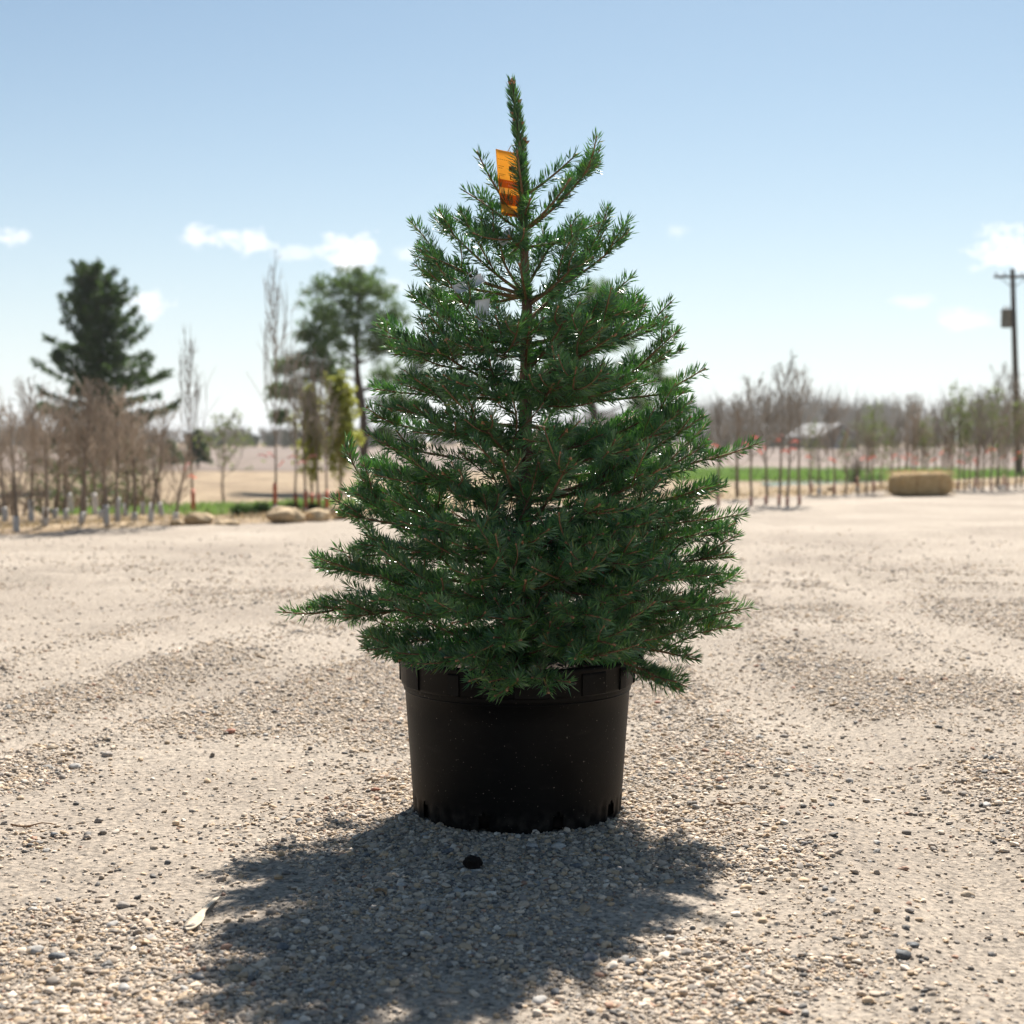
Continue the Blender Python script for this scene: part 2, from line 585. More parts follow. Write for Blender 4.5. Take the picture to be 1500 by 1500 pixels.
def build_ground():
    xs, ys = graded(-900, 900, -26, 30, 0.45, 1.16), graded(-200, 900, 8, 52, 0.45, 1.14)
    X, Y = np.meshgrid(xs, ys, indexing='ij')
    Z = terrain(X, Y) - 0.03 * (edge_s(X, Y) < 0.6)
    Z = np.where(edge_s(X, Y) < -0.9, -0.12, Z)
    o = MB().add(np.stack([X, Y, Z], -1), grid_faces(len(xs), len(ys))).build('ground', M['verge'], kind='structure')
    xs, ys = graded(-40, 42, -2.6, 2.6, 0.022, 1.05), graded(-20, 60, 1.7, 6.4, 0.022, 1.03)
    X, Y = np.meshgrid(xs, ys, indexing='ij')
    S = edge_s(X, Y)
    lim = 0.25 + (fbm(X * .8 + 3, Y * .8, 3) - .5) * 0.9
    over = np.maximum(S - lim, 0)
    X2, Y2 = X + over * 0.98 / 1.4 * 1.0, Y - over * 1.4 * 0.51
    keep = S < lim + 0.9
    Z = lot_relief(X2, Y2) * (1 - sstep(-.8, .2, S)) + terrain(X2, Y2) + 0.012
    f = grid_faces(len(xs), len(ys))
    k = keep.reshape(-1)
    f = f[k[f].any(1)]
    MB().add(np.stack([X2, Y2, Z], -1), f).build('gravel_yard', M['lot'], kind='structure')


build_ground()


def hit(px, py):
    """where the sight line of a pixel first meets the ground"""
    d = pix_dir(px, py)
    c = np.array([0, 0, CAM_H])
    ts = np.geomspace(1.5, 900, 6000)
    P = c + d[None, :] * ts[:, None]
    below = P[:, 2] <= terrain(P[:, 0], P[:, 1])
    if not below.any():
        return P[-1]
    p = P[np.argmax(below)]
    return np.array([p[0], p[1], float(terrain(p[0], p[1]))])


# sheets on the lower plain -------------------------------------------
def sheet(name, material, x0, x1, y0, y1, z, wob=2.0, n=60, kind='structure'):
    xs = np.linspace(x0, x1, n)
    lo = y0 + (fbm(xs * .13 + 3, xs * 0 + y0, 3) - .5) * wob
    hi = y1 + (fbm(xs * .11 + 8, xs * 0 + y1, 3) - .5) * wob
    tt = np.linspace(0, 1, 9)
    taper = np.sqrt(np.clip(1 - (2 * np.linspace(0, 1, n) - 1) ** 8, 0.001, 1))
    mid = (lo + hi) / 2
    lo, hi = mid + (lo - mid) * taper, mid + (hi - mid) * taper
    X = np.repeat(xs[:, None], 9, 1)
    Y = lo[:, None] * (1 - tt) + hi[:, None] * tt
    return MB().add(np.stack([X, Y, np.full_like(X, z)], -1), grid_faces(n, 9)).build(name, material, kind=kind)


sheet('field', M['field'], -420, 420, 94, 345, -1.085, 5, 120)
sheet('pond', water_mat(), 11.0, 27, 60, 70.5, -1.07, 2.0)
sheet('meadow', M['grass_soil'], 7, 44, 71, 92, -1.08, 6.0)


def blades(mb, P, h, w, rng, lean=0.5):
    """one bent blade for each point"""
    n = len(P)
    a = rng.random(n) * 2 * PI
    h = h * (0.5 + rng.random(n))
    d = np.stack([np.cos(a), np.sin(a), np.zeros(n)], -1)
    side = np.stack([-np.sin(a), np.cos(a), np.zeros(n)], -1) * (w * (0.7 + .6 * rng.random(n)))[:, None]
    ln = lean * rng.random(n)
    mid = P + d * (h * ln * .35)[:, None] + np.array([0, 0, 1]) * (h * .6)[:, None]
    tip = P + d * (h * ln)[:, None] + np.array([0, 0, 1]) * (h * (1 - .3 * ln))[:, None]
    V = np.stack([P - side, P + side, mid - side * .7, mid + side * .7, tip], 1).reshape(-1, 3)
    k = np.arange(n)[:, None] * 5
    mb.add(V, np.concatenate([k + np.array([[0, 1, 3]]), k + np.array([[0, 3, 2]]), k + np.array([[2, 3, 4]])]))


def build_grasses():
    rng = np.random.default_rng(5)
    # dry verge along the yard edge
    n = 26000
    x = rng.uniform(-11, 14, n)
    s = np.abs(rng.normal(0, 1, n)) * 1.5 + 0.25
    y = EDGE0 + EDGEK * x + s * 1.4
    dens = fbm(x * 1.1, y * 1.1, 3)
    k = dens > rng.uniform(.25, .75, n)
    P = np.stack([x, y, terrain(x, y) - .005], -1)[k]
    mb = MB()
    blades(mb, P, 0.075, 0.005, rng, 1.6)
    tag(mb.build('dry_grass', M['dry_grass'], kind='stuff'), 'straw coloured dry grass along the far edge of the gravel yard', 'grass')
    # green lawn patches behind the verge on the left
    n = 16000
    x = rng.uniform(-9, -1.2, n)
    s = rng.uniform(2.2, 4.8, n)
    y = EDGE0 + EDGEK * x + s * 1.4
    k = fbm(x * .6 + 60, y * .6, 3) + 0.16 * (s - 3) > .50
    P = np.stack([x, y, terrain(x, y) - .005], -1)[k]
    mb = MB()
    blades(mb, P, 0.085, 0.006, rng, .8)
    tag(mb.build('lawn', M['grass'], kind='stuff'), 'bright green lawn behind the tan boulders', 'grass')
    n = 22000
    x, y = rng.uniform(8, 40, n), rng.uniform(72, 91, n)
    k = fbm(x * .35, y * .2, 3) + .25 * sstep(32, 12, x) > rng.uniform(.42, .72, n)
    P = np.stack([x, y, np.full(n, -1.09)], -1)[k]
    mb = MB()
    blades(mb, P, 0.32, 0.035, rng, .8)
    tag(mb.build('meadow_grass', M['grass'], kind='stuff'), 'bright green grass strip beyond the narrow pond', 'grass')


build_grasses()

# ------------------------------------------------------------------ gravel
STONE_TONES = np.array([(.42, .355, .285), (.53, .455, .37), (.345, .30, .255), (.45, .345, .235), (.15, .145, .14),
                        (.62, .56, .485), (.24, .215, .19), (.36, .225, .16), (.50, .395, .28), (.29, .285, .275)])
STONE_PROB = np.array([.22, .20, .14, .11, .07, .07, .08, .02, .05, .04])


def stone_mat():
    m = bpy.data.materials.new('gravel_stone')
    t = nodes_of(m)
    b = t.nodes['Principled BSDF']
    b.inputs['Roughness'].default_value = 0.75
    b.inputs['Specular IOR Level'].default_value = 0.35
    at_ = t.nodes.new('ShaderNodeAttribute')
    at_.attribute_type = 'INSTANCER'
    at_.attribute_name = 'tone'
    nz = t.nodes.new('ShaderNodeTexNoise')
    tc = t.nodes.new('ShaderNodeTexCoord')
    nz.inputs['Scale'].default_value = 2.5
    nz.inputs['Detail'].default_value = 4
    t.links.new(tc.outputs['Object'], nz.inputs['Vector'])
    mr = t.nodes.new('ShaderNodeMapRange')
    mr.inputs[3].default_value = 0.78
    mr.inputs[4].default_value = 1.2
    t.links.new(nz.outputs[0], mr.inputs[0])
    mx = t.nodes.new('ShaderNodeVectorMath')
    mx.operation = 'SCALE'
    t.links.new(at_.outputs['Color'], mx.inputs[0])
    t.links.new(mr.outputs[0], mx.inputs['Scale'])
    t.links.new(mx.outputs[0], b.inputs['Base Color'])
    return m


def loose(x, y):
    """how much loose stone lies on the packed dust (0..1)"""
    a = fbm(x * 1.1 + 21, y * 1.1 + 4, 4)
    b = fbm(x * 3.3 + 2, y * 3.3, 3)
    v = sstep(.38, .60, a * .7 + b * .3)
    for (x0, y0, ang, amp) in TRACKS[:4]:
        d = (x - x0) * math.cos(ang) + (y - y0) * math.sin(ang) + (fbm(x * .5 + 9, y * .5, 2) - .5) * .5
        v = v * (1 - .80 * np.exp(-(d / 0.22) ** 4)) + .20 * np.exp(-((np.abs(d) - .40) / 0.12) ** 2)
    return np.clip(v, 0, 1)


def build_gravel():
    rng = np.random.default_rng(2)
    pos, rad = [], []
    for (y0, y1, dens, rmed, rmin) in [(1.9, 3.0, 36000, .0026, .0014), (3.0, 4.4, 27000, .0027, .0016), (4.4, 6.4, 13500, .0027, .0019), (6.4, 10.0, 4200, .0036, .0028), (10.0, 17.0, 1100, .0052, .004)]:
        wmax = 0.36 * y1 + 0.7
        n = int(dens * (y1 - y0) * 2 * wmax)
        x, y = rng.uniform(-wmax, wmax, n), rng.uniform(y0, y1, n)
        k = (np.abs(x) < 0.36 * y + 0.7) & (rng.random(n) < (.06 + .94 * loose(x, y) ** 1.2) * (1 - sstep(5.0, 16.5, y)) ** 1.3) & (edge_s(x, y) < -.1) & (np.hypot(x - .015, y - 3.86) > .262)
        x, y = x[k], y[k]
        r = np.clip(rmed * np.exp(rng.normal(0, .52, len(x))), rmin, .0100)
        pos.append(np.stack([x, y, lot_relief(x, y) + .012 + r * rng.uniform(.0, .38, len(x))], -1))
        rad.append(r)
    P, r = np.concatenate(pos), np.concatenate(rad)
    n = len(P)
    me = bpy.data.meshes.new('gravel')
    me.vertices.add(n)
    me.vertices.foreach_set('co', P.astype(np.float32).ravel())
    ti = rng.choice(len(STONE_TONES), n, p=STONE_PROB / STONE_PROB.sum())
    tone = STONE_TONES[ti] * rng.uniform(.80, 1.25, (n, 1)) * np.array([1.03, .97, .90])
    sca = r[:, None] * np.stack([rng.uniform(.85, 1.5, n), rng.uniform(.7, 1.1, n), rng.uniform(.34, .8, n)], -1)
    rot = np.stack([rng.normal(0, .25, n), rng.normal(0, .25, n), rng.uniform(0, 2 * PI, n)], -1)
    for nm, ty, key, arr in (('tone', 'FLOAT_VECTOR', 'vector', tone), ('sca', 'FLOAT_VECTOR', 'vector', sca),
                             ('rot', 'FLOAT_VECTOR', 'vector', rot), ('pick', 'INT', 'value', rng.integers(0, 6, n))):
        a = me.attributes.new(nm, ty, 'POINT')
        a.data.foreach_set(key, arr.astype(np.int32 if ty == 'INT' else np.float32).ravel())
    sm = stone_mat()
    me.materials.append(sm)
    o = obj('gravel', me, kind='stuff')
    tag(o, 'loose grey and tan gravel stones strewn over the packed yard', 'gravel')
    g = bpy.data.node_groups.new('gravel_stones', 'GeometryNodeTree')
    g.interface.new_socket('Geometry', in_out='INPUT', socket_type='NodeSocketGeometry')
    g.interface.new_socket('Geometry', in_out='OUTPUT', socket_type='NodeSocketGeometry')
    N, Lk = g.nodes.new, g.links.new
    gi, go = N('NodeGroupInput'), N('NodeGroupOutput')
    iop = N('GeometryNodeInstanceOnPoints')
    iop.inputs['Pick Instance'].default_value = True
    gti = N('GeometryNodeGeometryToInstance')
    for q in range(6):
        ico = N('GeometryNodeMeshIcoSphere')
        ico.inputs['Subdivisions'].default_value = 2
        ico.inputs['Radius'].default_value = 1.0
        sp = N('GeometryNodeSetPosition')
        nz = N('ShaderNodeTexNoise')
        nz.noise_dimensions = '4D'
        nz.inputs['W'].default_value = q * 7.7
        nz.inputs['Scale'].default_value = 0.9
        sub = N('ShaderNodeVectorMath')
        sub.operation = 'SUBTRACT'
        sub.inputs[1].default_value = (.5, .5, .5)
        scl = N('ShaderNodeVectorMath')
        scl.operation = 'SCALE'
        scl.inputs['Scale'].default_value = 2.1
        Lk(nz.outputs['Color'], sub.inputs[0])
        Lk(sub.outputs[0], scl.inputs[0])
        Lk(ico.outputs[0], sp.inputs['Geometry'])
        Lk(scl.outputs[0], sp.inputs['Offset'])
        sm_n = N('GeometryNodeSetMaterial')
        sm_n.inputs['Material'].default_value = sm
        ss = N('GeometryNodeSetShadeSmooth')
        Lk(sp.outputs[0], ss.inputs[0])
        Lk(ss.outputs[0], sm_n.inputs[0])
        Lk(sm_n.outputs[0], gti.inputs[0])

    def named(nm, ty):
        a = N('GeometryNodeInputNamedAttribute')
        a.data_type = ty
        a.inputs[0].default_value = nm
        return a.outputs[0]
    e2r = N('FunctionNodeEulerToRotation')
    Lk(named('rot', 'FLOAT_VECTOR'), e2r.inputs[0])
    Lk(gi.outputs[0], iop.inputs['Points'])
    Lk(gti.outputs[0], iop.inputs['Instance'])
    Lk(named('pick', 'INT'), iop.inputs['Instance Index'])
    Lk(e2r.outputs[0], iop.inputs['Rotation'])
    Lk(named('sca', 'FLOAT_VECTOR'), iop.inputs['Scale'])
    Lk(iop.outputs[0], go.inputs[0])
    md = o.modifiers.new('stones', 'NODES')
    md.node_group = g


def ico_mesh(name, seed, sub=2, amp=.35, scale=(1, 1, 1), freq=1.1, material=None, rough_amp=0.0):
    import bmesh
    from mathutils import noise, Vector
    bm = bmesh.new()
    bmesh.ops.create_icosphere(bm, subdivisions=sub, radius=1.0)
    off = Vector((seed * 3.17, seed * 1.93, seed * 7.1))
    for v in bm.verts:
        k = 1 + amp * noise.noise(v.co * freq + off) + rough_amp * noise.noise(v.co * freq * 4 + off)
        v.co = Vector((v.co.x * k * scale[0], v.co.y * k * scale[1], v.co.z * k * scale[2]))
    me = bpy.data.meshes.new(name)
    bm.to_mesh(me)
    bm.free()
    me.polygons.foreach_set('use_smooth', np.ones(len(me.polygons), bool))
    me.materials.append(material)
    return me


def build_pebbles():
    """the largest stones of the yard, one by one"""
    rng = np.random.default_rng(9)
    kinds = [('pale grey', (.38, .355, .32), (.48, .45, .41)), ('warm tan', (.40, .30, .20), (.52, .41, .29)),
             ('dark slate grey', (.085, .09, .095), (.16, .165, .17)), ('dull brown grey', (.25, .215, .18), (.36, .31, .265)),
             ('brick red', (.30, .12, .075), (.42, .19, .12))]
    meshes = []
    for q, (nm, a, b) in enumerate(kinds):
        mm = mat('pebble_' + nm.replace(' ', '_'), a, b, 1.3, 0.72, bump=0.15, bscale=9, rand=.12)
        meshes.append([ico_mesh('pebble', q * 5 + k, 3, .42, (1.25, .9, .6), 1.0, mm, .04) for k in range(3)])
    n = 0
    while n < 190:
        y = 2.15 + 4.2 * rng.random() ** 1.5
        x = rng.uniform(-1, 1) * (.36 * y + .35)
        if math.hypot(x - .02, y - 3.86) < .31 or rng.random() > .1 + .9 * float(loose(x, y)):
            continue
        q = rng.choice(5, p=[.27, .22, .17, .30, .04])
        r = rng.uniform(.0070, .0120) * (1.0 if rng.random() < .88 else 1.3)
        o = obj('pebble', meshes[q][rng.integers(3)])
        o.location = (x, y, float(lot_relief(x, y)) + .012 + r * .26)
        o.scale = (r, r, r)
        o.rotation_euler = (rng.normal(0, .15), rng.normal(0, .15), rng.uniform(0, 6.28))
        tag(o, f'large {kinds[q][0]} pebble among the smaller gravel stones', 'pebble', f'large {kinds[q][0]} pebbles in the gravel')
        n += 1


build_gravel()
build_pebbles()

# ------------------------------------------------------------------ the nursery pot
def dust_pot(m):
    t = m.node_tree
    b = t.nodes['Principled BSDF']
    src = b.inputs['Base Color'].links[0].from_socket
    tc = t.nodes.new('ShaderNodeTexCoord')

    def ramped(scale, detail, lo, hi, stretch=(1, 1, 1)):
        mp = t.nodes.new('ShaderNodeMapping')
        mp.inputs['Scale'].default_value = stretch
        n = t.nodes.new('ShaderNodeTexNoise')
        n.inputs['Scale'].default_value = scale
        n.inputs['Detail'].default_value = detail
        r = t.nodes.new('ShaderNodeMapRange')
        r.inputs[1].default_value, r.inputs[2].default_value = lo, hi
        t.links.new(tc.outputs['Object'], mp.inputs[0])
        t.links.new(mp.outputs[0], n.inputs['Vector'])
        t.links.new(n.outputs[0], r.inputs[0])
        return r.outputs[0]
    specks = ramped(170, 2, .71, .76)
    scuffs = ramped(14, 6, .60, .78, (1, 1, 3))
    sep = t.nodes.new('ShaderNodeSeparateXYZ')
    t.links.new(tc.outputs['Object'], sep.inputs[0])
    low = t.nodes.new('ShaderNodeMapRange')
    low.inputs[1].default_value, low.inputs[2].default_value = .07, 0.0
    t.links.new(sep.outputs[2], low.inputs[0])

    def mth(op, a, c):
        n = t.nodes.new('ShaderNodeMath')
        n.operation = op
        n.use_clamp = True
        for i, v in enumerate((a, c)):
            if isinstance(v, float):
                n.inputs[i].default_value = v
            else:
                t.links.new(v, n.inputs[i])
        return n.outputs[0]
    splash = mth('MULTIPLY', low.outputs[0], ramped(45, 5, .42, .72))
    f = mth('ADD', mth('ADD', mth('MULTIPLY', specks, .45), mth('MULTIPLY', scuffs, .02)), mth('MULTIPLY', splash, .10))
    mx = t.nodes.new('ShaderNodeMix')
    mx.data_type = 'RGBA'
    t.links.new(f, mx.inputs[0])
    t.links.new(src, mx.inputs[6])
    mx.inputs[7].default_value = (.36, .31, .26, 1)
    t.links.new(mx.outputs[2], b.inputs['Base Color'])


dust_pot(M['pot'])
TY = 3.86                                 # depth of the trunk
POT = np.array([0.014, TY, 0.0])


def build_pot():
    z0 = 0.006
    t = thing('nursery_pot', 'large round black plastic nursery pot holding the spruce', 'pot', POT + np.array([0, 0, z0]), scale=(1, 1, 1.094))
    n = 192
    zs = [0.0, .004, .012, .020, .028, .036, .044, .052, .062, .10, .15, .20, .25, .296, .300, .306, .312]
    prof = []
    for z in zs:
        r = .268 + (.291 - .268) * (z / .30) + (.0035 if z in (.300, .306, .312) else 0) - (.004 if z == 0 else 0)
        prof.append((r, z))

    def ribs(rr, zz, ang):
        k = (np.sin(ang * 44) > .35) & (zz < .047)
        return rr + np.where(k, -.0032, 0) + np.where(zz < .05, .001, 0) + .0012 * np.sin(ang * 2 + 1)
    m = MB().lathe(prof, n, ribs)
    # drain holes: arched openings low in the wall
    f = m.f4[0]
    row, colm = np.arange(len(f)) // n, np.arange(len(f)) % n
    drop = np.zeros(len(f), bool)
    for a in (-108, -70, -30, -150, 10, 50, 90, 130, 170):
        c = int(round((a % 360) / 360 * n)) % n
        for dc in (-1, 0, 1):
            top = 7 if dc == 0 else 6
            drop |= (colm == (c + dc) % n) & (row >= 1) & (row < top)
    m.f4[0] = f[~drop]
    inner = [(.262, .312), (.262 + .018, .306), (.278, .25), (.260, .02), (.255, .008), (0.0, .006)]
    m.lathe([(.293, .3735), (.282, .3725), (.278, .30), (.258, .012), (.02, .010)], n)
    m.build('wall', M['pot'], t)
    # rim band with its proud panels
    b = MB()
    prof = [(.292, .3095), (.3005, .311), (.3025, .318), (.3035, .362), (.3065, .3655), (.3085, .370), (.3075, .3765), (.302, .3785), (.293, .377), (.288, .372)]
    b.lathe(prof, n)
    b.build('rim', M['pot'], t)
    for a0, w in ((-121, 6), (-103.5, 5.6), (-82, 19), (-52, 14), (-30, 6), (-150, 12), (-5, 12), (30, 14), (65, 14), (100, 14), (140, 14), (175, 14)):
        p = MB()
        aa = np.radians(np.linspace(a0 - w / 2, a0 + w / 2, 8))
        rows = [(.3035, .313), (.3062, .3145), (.3072, .360), (.3050, .364)]
        V = np.array([[r * math.cos(x), r * math.sin(x), z] for r, z in rows for x in aa])
        nn = len(aa)
        F = [[i * nn + j, i * nn + j + 1, (i + 1) * nn + j + 1, (i + 1) * nn + j] for i in range(3) for j in range(nn - 1)]
        p.add(V, F)
        lo = np.array([[.300 * math.cos(x), .300 * math.sin(x), z] for x in (aa[0], aa[-1]) for z in (.313, .364)])
        q = p.n
        p.add(lo, np.zeros((0, 4), int))
        p.f4.append(np.array([[q, 0, nn, 2 * nn], [q, 2 * nn, 3 * nn, q + 1],
                              [q + 2, 3 * nn - 1, 2 * nn - 1, nn - 1], [q + 2, q + 3, 4 * nn - 1, 3 * nn - 1]]))
        p.build('rim_panel', M['pot'], t, smooth=False)
    for a in (172, -2):                    # grip lips on both sides
        p = MB()
        aa = np.radians(np.linspace(a - 11, a + 11, 12))
        pr = [(.303, .352), (.322, .354), (.327, .360), (.328, .378), (.322, .384), (.303, .382)]
        fall = np.clip(np.sin(np.linspace(0, PI, 12)) * 3, 0, 1)
        V = np.array([[(.303 + (r - .303) * fl) * math.cos(x), (.303 + (r - .303) * fl) * math.sin(x), z] for r, z in pr for x, fl in zip(aa, fall)])
        p.add(V, [[i * 12 + j, i * 12 + j + 1, (i + 1) * 12 + j + 1, (i + 1) * 12 + j] for i in range(5) for j in range(11)])
        p.build('handle', M['pot'], t)
    rg = MB().tube([(.2925 * math.cos(x), .2925 * math.sin(x), .297) for x in np.linspace(0, 2 * PI, 160)], .0022, 6, cap=False)
    rg.build('moulded_ring', M['pot'], t)
    # soil
    xs = np.linspace(0, .279, 16)
    an = np.arange(64) * 2 * PI / 64
    Rr, A = np.meshgrid(xs, an, indexing='ij')
    Z = .325 + (fbm(Rr * np.cos(A) * 30 + 50, Rr * np.sin(A) * 30 + 50, 4) - .5) * .035
    V = np.stack([Rr * np.cos(A), Rr * np.sin(A), Z], -1).reshape(-1, 3)
    F = [[i * 64 + j, (i + 1) * 64 + j, (i + 1) * 64 + (j + 1) % 64, i * 64 + (j + 1) % 64] for i in range(15) for j in range(64)]
    MB().add(V, F).build('soil', M['soil'], t)


build_pot()

# ------------------------------------------------------------------ the potted spruce
def bez(O, C, T, n):
    t = np.linspace(0, 1, n)[:, None]
    return (1 - t) ** 2 * O + 2 * t * (1 - t) * C + t * t * T


class Needles:
    def __init__(self, rng):
        self.rng, self.P, self.T, self.D, self.L, self.E = rng, [], [], [], [], []

    def along(self, pts, out, dens=900, t0=0.0, ln=.0345, spread=1.0):
        """needles along a shoot: swept to the upper side, bare beneath"""
        rng = self.rng
        pts = np.asarray(pts)
        seg = np.linalg.norm(np.diff(pts, axis=0), axis=1)
        cum = np.concatenate([[0], np.cumsum(seg)])
        L = cum[-1]
        n = max(6, int(dens * L * (1 - t0)))
        u = np.sort(rng.uniform(t0, 1, n)) * L
        p = np.stack([np.interp(u, cum, pts[:, k]) for k in range(3)], -1)
        g = np.gradient(pts, axis=0)
        tg = np.stack([np.interp(u, cum, g[:, k]) for k in range(3)], -1)
        tg /= np.linalg.norm(tg, axis=1, keepdims=True) + 1e-12
        d = np.array([out[0] * .9, out[1] * .9, -1.0])
        d = d - (tg @ d)[:, None] * tg
        d /= np.linalg.norm(d, axis=1, keepdims=True) + 1e-9
        self.P.append(p)
        self.T.append(tg)
        self.D.append(d)
        self.L.append(ln * rng.uniform(.72, 1.18, n) * np.where(u / L > .93, .8, 1.0))
        self.E.append(np.where(u / L > .93, .55, 1.0) * spread)

    def mb(self):
        rng = self.rng
        P, T, D = (np.concatenate(a) for a in (self.P, self.T, self.D))
        L, E = np.concatenate(self.L), np.concatenate(self.E)
        n = len(P)
        B = np.cross(T, D)
        # azimuth measured from the bare underside
        phi = rng.uniform(.20 * PI, 1.80 * PI, n)
        stray = rng.random(n) < .10
        phi = np.where(stray, rng.uniform(0, 2 * PI, n), phi)
        r = np.cos(phi)[:, None] * D + np.sin(phi)[:, None] * B
        a = np.clip(rng.normal(R(60), R(9), n), R(24), R(85)) * E
        d = np.cos(a)[:, None] * T + np.sin(a)[:, None] * r
        d[:, 2] += .10
        d /= np.linalg.norm(d, axis=1, keepdims=True)
        bend = d + .14 * T + np.array([0, 0, .05])
        bend /= np.linalg.norm(bend, axis=1, keepdims=True)
        base = P + r * .0016
        mid = base + d * (L * .55)[:, None]
        tip = mid + bend * (L * .45)[:, None]
        s1 = np.cross(d, T)
        s1 /= np.linalg.norm(s1, axis=1, keepdims=True) + 1e-9
        s2 = np.cross(d, s1)
        w = .00155 * rng.uniform(.85, 1.2, n)[:, None]
        V = np.stack([base, mid + s1 * w, mid - s1 * w * .5 + s2 * w * .85, mid - s1 * w * .5 - s2 * w * .85, tip], 1).reshape(-1, 3)
        k = np.arange(n)[:, None] * 5
        tri = [[0, 1, 2], [0, 2, 3], [0, 3, 1], [4, 2, 1], [4, 3, 2], [4, 1, 3]]
        m = MB()
        m.add(V, np.concatenate([k + np.array([q]) for q in tri]))
        return m


def bud(mb, p, d, r=.0034):
    d = unit(d)
    a = unit(np.cross(d, [.3, .5, .8]))
    b = np.cross(d, a)
    V = [p - d * r * .4] + [p + d * r * .7 + (a * math.cos(q) + b * math.sin(q)) * r for q in np.arange(5) * 2 * PI / 5] + [p + d * r * 2.6]
    F = [[0, 1 + (i + 1) % 5, 1 + i] for i in range(5)] + [[6, 1 + i, 1 + (i + 1) % 5] for i in range(5)]
    mb.add(V, F)


def make_branch(tree, rng, O, T, sag, full=1.0, base_r=None, inner=.22, stub=False):
    O, T = np.asarray(O, float), np.asarray(T, float)
    L = np.linalg.norm(T - O)
    C = O * .5 + T * .5 + np.array([0, 0, sag * L]) + rng.normal(0, .02 * L, 3)
    main = bez(O, C, T, 12)
    out = unit([T[0] - O[0] + 1e-4, T[1] - O[1], 0])
    wood, nd, bd = MB(), Needles(rng), MB()
    br = base_r or (.0030 + .0095 * L)
    wood.tube(main, np.linspace(br, .0021, 12), 6)
    nd.along(main, out, 850, inner if L > .18 else .04)
    bud(bd, main[-1], main[-1] - main[-2], .004)
    for q in range(2):
        bud(bd, main[-1] - unit(main[-1] - main[-2]) * .004, unit(main[-1] - main[-2]) + rng.normal(0, .8, 3), .0032)
    up = np.array([0, 0, 1.0])

    def side(pts, t, sgn, ln, ang, roll):
        i = min(len(pts) - 2, int(t * (len(pts) - 1)))
        fr = t * (len(pts) - 1) - i
        p = pts[i] * (1 - fr) + pts[i + 1] * fr
        tg = unit(pts[i + 1] - pts[i])
        s = unit(np.cross(tg, up) if abs(tg[2]) < .9 else np.cross(tg, out + np.array([.2, .3, 0])))
        u = np.cross(s, tg)
        lat = s * sgn * math.cos(roll) + u * math.sin(roll)
        d = math.cos(ang) * tg + math.sin(ang) * lat
        end = p + unit(d * .84 + tg * .30 + rng.normal(0, .11, 3) + np.array([0, 0, .14])) * ln
        return bez(p, p + d * ln * .5, end, 6)

    if stub:
        tw = []
    else:
        nt = max(2, int(.95 * L / .112 * full))
        tw = []
        for i in range(nt):
            t = .22 + .69 * (i + rng.uniform(.1, .9)) / nt
            ln = np.clip((.62 * (1 - t) * L + .09) * rng.uniform(.75, 1.2), .075, .26)
            tw.append((t, 1 if i % 2 else -1, ln, R(rng.uniform(38, 60)), rng.uniform(-.5, .8)))
        if L > .16:
            for sgn in (-1, 1):
                tw.append((rng.uniform(.80, .9), sgn, rng.uniform(.05, .085), R(rng.uniform(36, 52)), rng.uniform(-.1, .4)))
    for (t, sgn, ln, ang, roll) in tw:
        tp = side(main, t, sgn, ln, ang, roll)
        wood.tube(tp, np.linspace(.0016 + .008 * ln, .0016, 6), 4)
        nd.along(tp, out, 860, 0.06)
        bud(bd, tp[-1], tp[-1] - tp[-2], .0032)
        if ln > .17:
            n2 = int(ln / .085)
            for j in range(n2):
                t2 = .22 + .62 * (j + rng.uniform(.2, .8)) / n2
                l2 = np.clip((.45 * (1 - t2) * ln + .05) * rng.uniform(.8, 1.2), .05, .12)
                t3 = side(tp, t2, 1 if j % 2 else -1, l2, R(rng.uniform(38, 58)), rng.uniform(-.4, .4))
                wood.tube(t3, np.linspace(.0021, .0014, 6), 3)
                nd.along(t3, out, 860, 0.05)
                bud(bd, t3[-1], t3[-1] - t3[-2], .0027)
    b = wood.build('branch', M['twig'], tree)
    nd.mb().build('needle_foliage', M['needle'], b, smooth=False, kind='stuff')
    bd.build('bud_cluster', M['bud'], b, kind='stuff')
    return b


TRUNK_PX = [(766, 1002), (766, 930), (765, 850), (767, 760), (768, 680), (770, 600), (771, 520), (772, 450), (769, 400), (768, 345), (767, 290), (762, 215), (756, 165), (750, 122)]


def trunk_at(py):
    ys = [p[1] for p in TRUNK_PX][::-1]
    xs = [p[0] for p in TRUNK_PX][::-1]
    return at(np.interp(py, ys, xs), py, TY)


